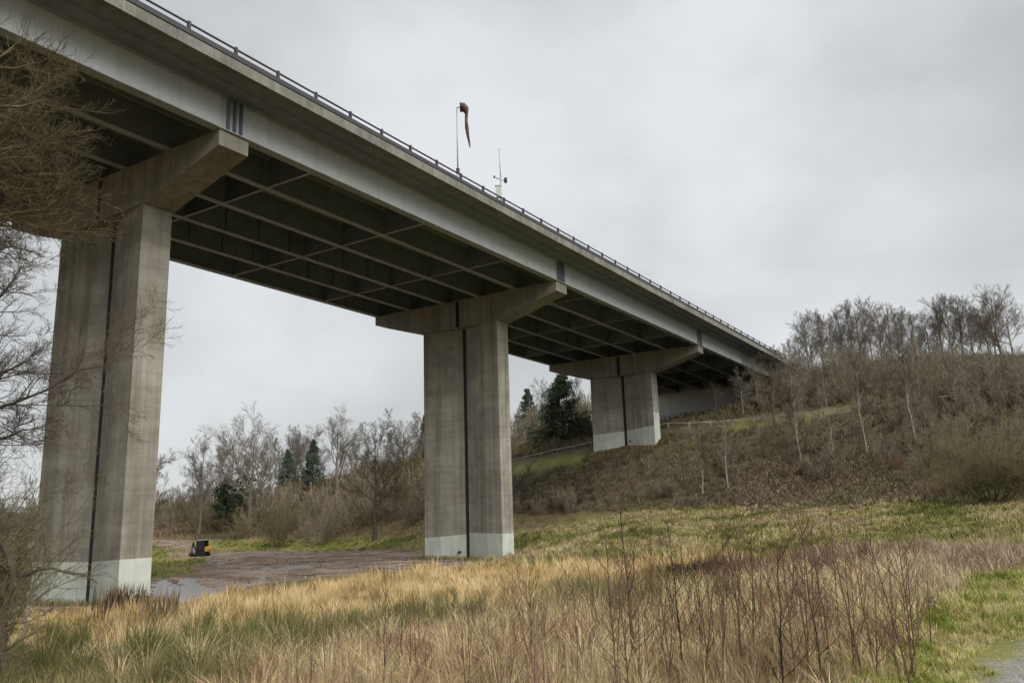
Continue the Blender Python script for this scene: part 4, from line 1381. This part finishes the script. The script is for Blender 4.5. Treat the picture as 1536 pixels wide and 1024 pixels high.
# crumpled white litter
p = at(12, 14.3)
bm_g = np.random.default_rng(5)
a = np.linspace(0, 2 * math.pi, 13)[:-1]
rings = []
for i, (rad, zz_) in enumerate([(.02, 0), (.10, .01), (.13, .06), (.11, .13), (.07, .19), (.05, .23), (.015, .25)]):
    rr_ = rad * (1 + bm_g.normal(0, .22, 12))
    rings.append(np.stack([np.cos(a) * rr_, np.sin(a) * rr_ * .8, zz_ + bm_g.normal(0, .015, 12)], 1))
V = np.concatenate(rings)
i, j = np.meshgrid(np.arange(6), np.arange(12), indexing='ij')
q = np.stack([i * 12 + j, i * 12 + (j + 1) % 12, (i + 1) * 12 + (j + 1) % 12, (i + 1) * 12 + j], -1).reshape(-1, 4)
o = obj('plastic_bag', make_mesh('plastic_bag', V, [q], painted('white_plastic', (.7, .7, .7), .4, .1, (.4, .4, .4), .1, False), True))
o.location = [float(t) for t in p]
tag(o, 'crumpled white plastic bag lying in the grass at the lower left', 'litter')
# stakes in the meadow
for px, d, py0, label in [(401, 20, 915, 'short dark timber stake leaning in the golden grass left of the central pier'), (51, 28, 884, 'thin pale stake at the left corner of the near pier')]:
    p = at(px, d)
    h = top_h(p, px, py0)
    mb = MB()
    mb.prism(p + np.array([(-.03, -.03, -.2), (.03, -.03, -.2), (.03, .03, -.2), (-.03, .03, -.2)]), p + np.array([(-.01, -.02, h), (.04, -.02, h), (.04, .03, h - .03), (-.01, .03, h - .03)]))
    o = mb.build('wooden_stake', M_wood if d > 25 else M_bark)
    V = np.array([v.co for v in o.data.vertices]) - p
    o.data.vertices.foreach_set('co', V.astype(np.float32).ravel())
    o.location = [float(t) for t in p]
    tag(o, label, 'stake')
# ------------------------------------------------------------------ grasses and litter
M_grass = tinted('dry_and_green_blades')
def blades(name, label, P, h, w, lean, col, seed, cat='grass', mat=None, tuft=0.0, cell=.6):
    g = np.random.default_rng(seed)
    n = len(P)
    a = g.uniform(0, 2 * math.pi, n)
    # part of the blades draw together into tussocks that lean outwards; the rest bow with the wind in patches
    if tuft:
        ix, iy = np.floor(P[:, 0] / cell), np.floor(P[:, 1] / cell)
        c = np.stack([(ix + .2 + .6 * _hash(ix, iy, 5)) * cell, (iy + .2 + .6 * _hash(ix, iy, 6)) * cell], 1)
        big = _hash(ix, iy, 7)
        m = g.uniform(0, 1, n) < tuft * (.3 + 1.2 * big)
        o = P[:, :2] - c
        P = P.copy()
        P[m, :2] = (c + o * .35)[m]
        a = np.where(m, np.arctan2(o[:, 1], o[:, 0]) + g.normal(0, .5, n), (fbm(P[:, 0] / 1.4, P[:, 1] / 1.4, 77, 2) - .5) * 9 + g.normal(0, .9, n))
        h = np.where(m, h * (.75 + .75 * big), h * .8)
        lean = np.where(m, lean * .9 + .1, lean * 1.25)
        lay = (~m) & (g.uniform(0, 1, n) < .22)            # broken, lying stems
        lean = np.where(lay, g.uniform(.8, 1.15, n), lean)
    d = np.stack([np.cos(a), np.sin(a), 0 * a], 1)
    b = g.uniform(0, 2 * math.pi, n)
    s = np.stack([np.cos(b), np.sin(b), 0 * b], 1) * (w / 2)[:, None]
    up = np.array([0, 0, 1.])
    m = P + (up * .58 + d * (lean * .30)[:, None]) * h[:, None]
    t = P + (up * np.sqrt(np.clip(1 - (lean * .8) ** 2, .05, 1))[:, None] + d * lean[:, None]) * h[:, None]
    V = np.stack([P - s, P + s, m - s * .75, m + s * .75, t], 1).reshape(-1, 3)
    k = np.arange(n)[:, None] * 5
    quad = np.concatenate([k, k + 1, k + 3, k + 2], 1)
    tri = np.concatenate([k + 2, k + 3, k + 4], 1)
    me = make_mesh(name, V, [quad, tri], mat or M_grass, False, np.repeat(col, 5, 0))
    return tag(obj(name, me), label, cat, None, 'stuff')
def scatter(g, n, az, dr, poly=None, keep=None, power=1.0, batch=60000):
    """points on the ground; poly is where their feet stand as seen from the footpath"""
    out, got = [], 0
    for _ in range(60):
        a = np.radians(g.uniform(*az, batch))
        u = g.uniform(0, 1, batch)
        e = power + 1
        r = (dr[0] ** e + u * (dr[1] ** e - dr[0] ** e)) ** (1 / e)
        x, y = r * np.sin(a), r * np.cos(a)
        z = height(x, y)
        Pp = np.stack([x, y, z], 1)
        ok = np.ones(batch, bool)
        if poly is not None:
            px, py = project(Pp)
            k = np.clip(np.abs(py - 766) / 120, .15, 1.2)
            px = px + ((fbm(x / 2.6, y / 2.6, 73, 3) - .5) * 150 + g.normal(0, 14, batch)) * k
            py = py + ((fbm(x / 2.6, y / 2.6, 74, 3) - .5) * 44 + g.normal(0, 5, batch)) * k
            ok &= inpoly(px, py, poly)
        if keep is not None: ok &= keep(x, y, z)
        out.append(Pp[ok])
        got += ok.sum()
        if got >= n: break
    return np.concatenate(out)[:n]
def palette(g, n, cols, var=.18, x=None, y=None, sc_=None, seed=0):
    cols = np.array(cols)
    if sc_ is not None:
        f = np.clip((fbm(x / sc_, y / sc_, seed, 3) - .5) * 2.4 + .5 + g.normal(0, .16, n), 0, .999) * len(cols)
        c = cols[f.astype(int)]
    else:
        c = cols[g.integers(0, len(cols), n)]
    return c * g.uniform(1 - var, 1 + var, (n, 1)) * g.uniform(.94, 1.06, (n, 3))
not_path = lambda x, y, z: (path_dist(x, y) > 1.15 + (fbm(x / .6, y / .6, 44, 2) - .5) * .8)
not_mud = lambda x, y, z: sdf(x, y, MUD) < -.2 + (fbm(x / 2, y / 2, 45, 2) - .5) * 2
clear_p = lambda x, y, z: (sdf(x, y, MUD) < .3 + (fbm(x / 2, y / 2, 45, 2) - .5) * 2)

g = np.random.default_rng(81)
GOLD = [(-150, 935), (222, 930), (300, 922), (430, 897), (640, 872), (770, 864), (900, 853), (1000, 845), (1075, 842), (1130, 850), (1060, 880), (1000, 893), (860, 905), (700, 925), (560, 940), (420, 968), (300, 972), (180, 955), (-150, 975)]
P = scatter(g, 120000, (-40, 18), (14, 56), GOLD, clear_p)
d = np.hypot(P[:, 0], P[:, 1]); n = len(P)
hh = g.uniform(.36, .74, n) * (.55 + .9 * fbm(P[:, 0] / 2.5, P[:, 1] / 2.5, 51, 3))
hh *= np.where(project(P)[0] < 160, .55, 1)
blades('golden_grass', 'tall golden dead grass across the middle of the meadow', P, hh, np.maximum(.010, d * .00055) * g.uniform(.7, 1.3, n), np.abs(g.normal(.22, .16, n)), palette(g, n, [(.28, .195, .085), (.49, .36, .16), (.61, .465, .225), (.68, .53, .30)], .2, P[:, 0], P[:, 1], 1.6, 52), 82, tuft=0.4, cell=0.7)

RUSH = [(-100, 985), (60, 975), (200, 975), (300, 972), (420, 962), (560, 938), (700, 918), (860, 902), (1000, 888), (1075, 878), (1060, 898), (900, 925), (700, 950), (600, 975), (450, 1010), (250, 1040), (-100, 1060)]
P = scatter(g, 36000, (-42, 18), (11, 32), RUSH, lambda x, y, z: fbm(x / 1.7, y / 1.7, 53, 3) > .515)
d = np.hypot(P[:, 0], P[:, 1]); n = len(P)
blades('green_rushes', 'dark green rush tussocks in a band through the meadow', P, g.uniform(.4, .8, n) * (.4 + 1.1 * fbm(P[:, 0] / 1.5, P[:, 1] / 1.5, 53, 3)), np.maximum(.006, d * .0005) * g.uniform(.7, 1.2, n), np.abs(g.normal(.25, .18, n)), palette(g, n, [(.055, .07, .02), (.085, .105, .03), (.13, .14, .045), (.22, .19, .08)], .2), 83, tuft=0.8, cell=0.7)

MEAD = [(-300, 1010), (100, 1000), (400, 990), (600, 960), (860, 915), (1060, 885), (1240, 872), (1350, 880), (1420, 905), (1400, 960), (1340, 1040), (1330, 1500), (-300, 1500)]
P = scatter(g, 150000, (-44, 33), (4.6, 25), MEAD, not_path, .55)
d = np.hypot(P[:, 0], P[:, 1]); n = len(P)
px, _ = project(P)
cl = palette(g, n, [(.26, .18, .10), (.42, .315, .175), (.55, .43, .24), (.65, .53, .32), (.31, .28, .11), (.60, .485, .285)], .22, P[:, 0], P[:, 1], .8, 54)
gr_ = (px < 380) & (fbm(P[:, 0] / 1.2, P[:, 1] / 1.2, 55, 3) > .46)
cl[gr_] = palette(g, int(gr_.sum()), [(.09, .105, .032), (.15, .155, .05), (.25, .21, .10), (.17, .13, .075)], .2)
blades('meadow_grass', 'pale straw and brown dead grass filling the near meadow', P, g.uniform(.16, .52, n) * (.4 + 1.2 * fbm(P[:, 0] / .9, P[:, 1] / .9, 56, 3)) * (.5 + .5 * smooth(6.5, 11, d)), np.maximum(.005, d * .00065) * g.uniform(.7, 1.4, n), np.abs(g.normal(.45, .28, n)), cl, 84, tuft=0.6, cell=0.45)

STEM = [(380, 1500), (440, 1010), (560, 975), (860, 925), (1060, 895), (1240, 880), (1360, 890), (1400, 950), (1335, 1500)]
P = scatter(g, 2000, (-18, 31), (5.2, 24), STEM, lambda x, y, z: not_path(x, y, z) & ((x < .12 * y) | (fbm(x, y, 71, 2) > .62)), .6)
d = np.hypot(P[:, 0], P[:, 1]); n = len(P)
px, _ = project(P)
blades('red_stalks', 'countless thin reddish brown stalks standing in the near meadow', P, g.uniform(.45, 1.05, n) * np.where(px > 760, 1.0, .9), np.maximum(.005, d * .0005) * g.uniform(.7, 1.3, n), np.abs(g.normal(.10, .10, n)), palette(g, n, [(.16, .085, .06), (.23, .14, .095), (.31, .205, .14), (.36, .26, .18)], .2), 85, 'stalks')

BAND = [(1180, 868), (1250, 848), (1380, 838), (1560, 832), (1700, 838), (1560, 841), (1450, 872), (1385, 925), (1330, 895)]
P = scatter(g, 45000, (10, 40), (11, 36), BAND, not_path, .6)
d = np.hypot(P[:, 0], P[:, 1]); n = len(P)
blades('buff_grass', 'pinkish buff dead grass between the field and the green verge', P, g.uniform(.12, .5, n) * (.4 + 1.2 * fbm(P[:, 0] / 1.1, P[:, 1] / 1.1, 75, 3)), np.maximum(.006, d * .00065) * g.uniform(.7, 1.3, n), np.abs(g.normal(.4, .25, n)), palette(g, n, [(.25, .175, .12), (.36, .27, .18), (.45, .35, .24), (.50, .41, .27)], .2, P[:, 0], P[:, 1], 1.5, 57), 86, tuft=0.5, cell=0.6)

VERGE = [(1700, 836), (1455, 872), (1375, 930), (1315, 1000), (1280, 1100), (1260, 1500), (2600, 1500), (2600, 842)]
P = scatter(g, 130000, (17, 46), (4.4, 34), VERGE, lambda x, y, z: path_dist(x, y) > .9 + (fbm(x / .4, y / .4, 44, 3) - .35) * .9, .45)
d = np.hypot(P[:, 0], P[:, 1]); n = len(P)
blades('verge_grass', 'short bright green grass along the edge of the gravel path', P, g.uniform(.05, .20, n) * (.5 + fbm(P[:, 0] / .8, P[:, 1] / .8, 58, 3)) * smooth(.5, 1.9, path_dist(P[:, 0], P[:, 1])), np.maximum(.0045, d * .0006) * g.uniform(.7, 1.3, n), np.abs(g.normal(.4, .25, n)), palette(g, n, [(.165, .205, .042), (.245, .285, .06), (.30, .31, .08), (.38, .355, .12), (.50, .43, .22)], .25, P[:, 0], P[:, 1], .4, 59), 87, tuft=0.4, cell=0.3)

FIELD = [(640, 804), (780, 802), (900, 777), (1000, 764), (1200, 757), (1350, 750), (1560, 744), (1750, 742), (1750, 842), (1536, 842), (1380, 846), (1250, 856), (1100, 852), (900, 858), (768, 850), (640, 842)]
P = scatter(g, 130000, (-8, 40), (24, 95), FIELD, clear_p, .6)
d = np.hypot(P[:, 0], P[:, 1]); n = len(P)
blades('field_grass', 'rough yellow green grass of the field below the embankment', P, g.uniform(.08, .34, n) * (.5 + fbm(P[:, 0] / 3, P[:, 1] / 3, 60, 3)), np.maximum(.014, d * .00075) * g.uniform(.7, 1.4, n), np.abs(g.normal(.5, .25, n)), palette(g, n, [(.13, .14, .042), (.20, .20, .066), (.275, .25, .095), (.38, .32, .155), (.46, .38, .215), (.30, .235, .14)], .2, P[:, 0], P[:, 1], 4, 61), 88, tuft=0.5, cell=1.2)
FAR = [(200, 806), (300, 835), (330, 845), (300, 862), (200, 866)]
P1_ = scatter(g, 9000, (-31, -15), (38, 150), FAR, clear_p, .6)
FAR2 = [(320, 814), (400, 811), (520, 807), (650, 804), (650, 832), (420, 826), (340, 828)]
P2_ = scatter(g, 22000, (-24, -3), (50, 135), FAR2, clear_p, .6)
P = np.concatenate([P1_, P2_])
d = np.hypot(P[:, 0], P[:, 1]); n = len(P)
blades('far_grass', 'green grass beyond the muddy ground under the bridge', P, g.uniform(.10, .35, n), d * .0008 * g.uniform(.7, 1.4, n), np.abs(g.normal(.5, .25, n)), palette(g, n, [(.13, .155, .038), (.20, .22, .058), (.25, .235, .088), (.33, .28, .15)], .2, P[:, 0], P[:, 1], 5, 62), 89, tuft=0.4, cell=1.6)

# bramble stems, dead bracken and leaves on the slopes
P = scatter(g, 120000, (-2, 40), (60, 128), None, lambda x, y, z: (z > -.4) & ~((x * D_AX[0] + y * D_AX[1] > 99) & (x * N_AX[0] + y * N_AX[1] > 28) & (x * N_AX[0] + y * N_AX[1] < 52)) & ~on_path(*project(np.stack([x, y, z], 1))), .5)
d = np.hypot(P[:, 0], P[:, 1]); n = len(P)
blades('slope_litter', 'brown leaf litter, dead bracken and bramble on the embankment', P, g.uniform(.12, .65, n), d * .00065 * g.uniform(.6, 1.5, n), np.abs(g.normal(.75, .35, n)), palette(g, n, [(.06, .050, .03), (.10, .082, .052), (.145, .118, .075), (.21, .17, .11), (.12, .118, .048)], .25, P[:, 0], P[:, 1], 6, 63), 90, 'leaf litter', tuft=0.4, cell=1.4)
P = scatter(g, 40000, (-31, -4), (105, 215), None, lambda x, y, z: (z > -3.0), .5)
d = np.hypot(P[:, 0], P[:, 1]); n = len(P)
blades('bank_litter', 'russet dead bracken and leaves on the far left bank', P, g.uniform(.2, .9, n), d * .0007 * g.uniform(.6, 1.5, n), np.abs(g.normal(.6, .3, n)), palette(g, n, [(.08, .065, .042), (.15, .11, .068), (.20, .145, .085), (.16, .145, .065)], .25, P[:, 0], P[:, 1], 8, 64), 91, 'leaf litter')
LEAFY = [(1105, 764), (1120, 705), (1200, 672), (1320, 672), (1375, 715), (1390, 742), (1360, 752), (1250, 766), (1180, 772)]
P = scatter(g, 26000, (14, 30), (60, 92), LEAFY, None, .5)
n = len(P)
blades('fallen_leaves', 'pale brown fallen leaves at the foot of the embankment', P, g.uniform(.05, .22, n), g.uniform(.05, .12, n), np.abs(g.normal(.9, .3, n)), palette(g, n, [(.16, .11, .07), (.25, .18, .12), (.36, .285, .20), (.10, .07, .045)], .25), 92, 'leaves')
# dead dock stalks before the near pier
P = scatter(g, 420, (-30, -22), (27, 33.5), [(150, 905), (235, 893), (240, 925), (150, 935)], None, .5)
n = len(P)
blades('dead_weed_stalks', 'dark brown dead weed stalks before the painted foot of the near pier', P, g.uniform(.7, 1.45, n), g.uniform(.03, .07, n), np.abs(g.normal(.12, .1, n)), palette(g, n, [(.075, .05, .033), (.12, .08, .05), (.18, .125, .075)], .25), 93, 'weeds')
# weeds and rough grass gathered round the feet of the piers
Ps = []
for sp in PIERS:
    k = 5200 if sp > 70 else 2600
    ss = sp + g.normal(-1.0, .75, k)
    uu = g.uniform(34.4, 43.6, k)
    q = B(ss, uu, 0)
    far_side = (np.abs(ss - sp) < .75) & (uu > 35.3) & (uu < 42.7)
    q = q[~far_side]
    q[:, 2] = height(q[:, 0], q[:, 1])
    Ps.append(q)
    ss, uu = sp + g.uniform(-1.1, 1.1, k // 4), 35.0 - np.abs(g.normal(0, .5, k // 4))
    q = B(ss, uu, 0)
    q[:, 2] = height(q[:, 0], q[:, 1])
    Ps.append(q)
P = np.concatenate(Ps)
n = len(P)
blades('pier_weeds', 'rough weeds and dead grass round the feet of the piers', P, g.uniform(.08, .42, n), np.maximum(.012, np.hypot(P[:, 0], P[:, 1]) * .0005), np.abs(g.normal(.45, .25, n)), palette(g, n, [(.10, .085, .045), (.17, .14, .07), (.26, .205, .11), (.10, .115, .04)], .25), 96, 'weeds')
# loose clods on the mud
P = scatter(g, 2200, (-36, 4), (34, 100), None, lambda x, y, z: (sdf(x, y, MUD) > .4) & (fbm(x / 3, y / 3, 66, 3) > .5), .6)
n = len(P)
gg = np.random.default_rng(95)
a = gg.uniform(0, 6.28, n)
s = gg.uniform(.03, .11, (n, 1))
oct_ = np.array([(1, 0, 0), (0, 1, 0), (-1, 0, 0), (0, -1, 0), (0, 0, .6), (0, 0, -.5)])
V = (P[:, None] + oct_[None] * s[:, None] * gg.uniform(.6, 1.5, (n, 6, 1))).reshape(-1, 3)
tri = np.array([(0, 1, 4), (1, 2, 4), (2, 3, 4), (3, 0, 4), (1, 0, 5), (2, 1, 5), (3, 2, 5), (0, 3, 5)])
q = (np.arange(n)[:, None, None] * 6 + tri[None]).reshape(-1, 3)
c = palette(gg, n, [(.10, .075, .06), (.17, .135, .11), (.24, .20, .17)], .2)
tag(obj('mud_clods', make_mesh('mud_clods', V, [q], M_grass, False, np.repeat(c, 6, 0))), 'loose clods of churned mud under the bridge', 'mud', None, 'stuff')
# gravel on the footpath
P = scatter(g, 9000, (20, 60), (3, 26), None, lambda x, y, z: path_dist(x, y) < 1.1, .4)
n = len(P)
s = gg.uniform(.004, .013, (n, 1))
V = (P[:, None] + oct_[None] * s[:, None] * gg.uniform(.6, 1.5, (n, 6, 1))).reshape(-1, 3)
q = (np.arange(n)[:, None, None] * 6 + tri[None]).reshape(-1, 3)
c = palette(gg, n, [(.20, .19, .18), (.27, .26, .245), (.34, .33, .31), (.15, .14, .13)], .2)
tag(obj('gravel', make_mesh('gravel', V, [q], M_grass, False, np.repeat(c, 6, 0))), 'grey gravel chips lying on the footpath', 'gravel', None, 'stuff')

# ------------------------------------------------------------------ sky and light
SUN_AZ, SUN_EL = R(140), R(42)             # behind the viewer's right shoulder
sun = bpy.data.lights.new('sun', 'SUN')
sun.energy, sun.angle, sun.color = SUN_E, R(50), (1.0, .965, .91)
so = bpy.data.objects.new('sun', sun)
COL.objects.link(so)
dirv = Vector((math.sin(SUN_AZ) * math.cos(SUN_EL), math.cos(SUN_AZ) * math.cos(SUN_EL), math.sin(SUN_EL)))
so.rotation_euler = dirv.to_track_quat('Z', 'Y').to_euler()
w = bpy.data.worlds.new('World')
sc.world = w
w.use_nodes = True
nt = w.node_tree
bg = nt.nodes['Background']
sky = N(nt, 'ShaderNodeTexSky')
sky.sky_type = 'NISHITA'
sky.sun_disc = False
sky.sun_elevation = SUN_EL
sky.sun_rotation = SUN_AZ
tc = N(nt, 'ShaderNodeTexCoord')
mp = N(nt, 'ShaderNodeMapping')
mp.inputs['Scale'].default_value = (1, 1, 1.5)
nt.links.new(tc.outputs['Generated'], mp.inputs['Vector'])
n1 = noise(nt, mp.outputs[0], 2.4, 6, .5)
n2 = noise(nt, mp.outputs[0], .9, 3, .5)
f = math_(nt, 'ADD', math_(nt, 'MULTIPLY', n1, .85), math_(nt, 'MULTIPLY', n2, .25))
sz = N(nt, 'ShaderNodeSeparateXYZ')
nt.links.new(tc.outputs['Generated'], sz.inputs[0])
f = math_(nt, 'ADD', f, math_(nt, 'MULTIPLY', math_(nt, 'SUBTRACT', sz.outputs['Z'], .36), .16))
cloud = ramp(nt, f, [(.42, (.48, .495, .50)), (.54, (.585, .60, .605)), (.68, (.72, .735, .76))])
skyc = mixc(nt, (0, 0, 0), sky.outputs[0], .10)
col = mixc(nt, skyc, cloud, .92)
nt.links.new(col, bg.inputs['Color'])
bg.inputs['Strength'].default_value = SKY_S

sc.view_settings.view_transform = 'Standard'
sc.view_settings.look = 'None'
sc.view_settings.gamma = 1.0
sc.view_settings.exposure = EXPO
sc.cycles.max_bounces = 6
sc.cycles.diffuse_bounces = 4
sc.cycles.use_adaptive_sampling = True
sc.cycles.adaptive_threshold = .015
sc.render.film_transparent = False
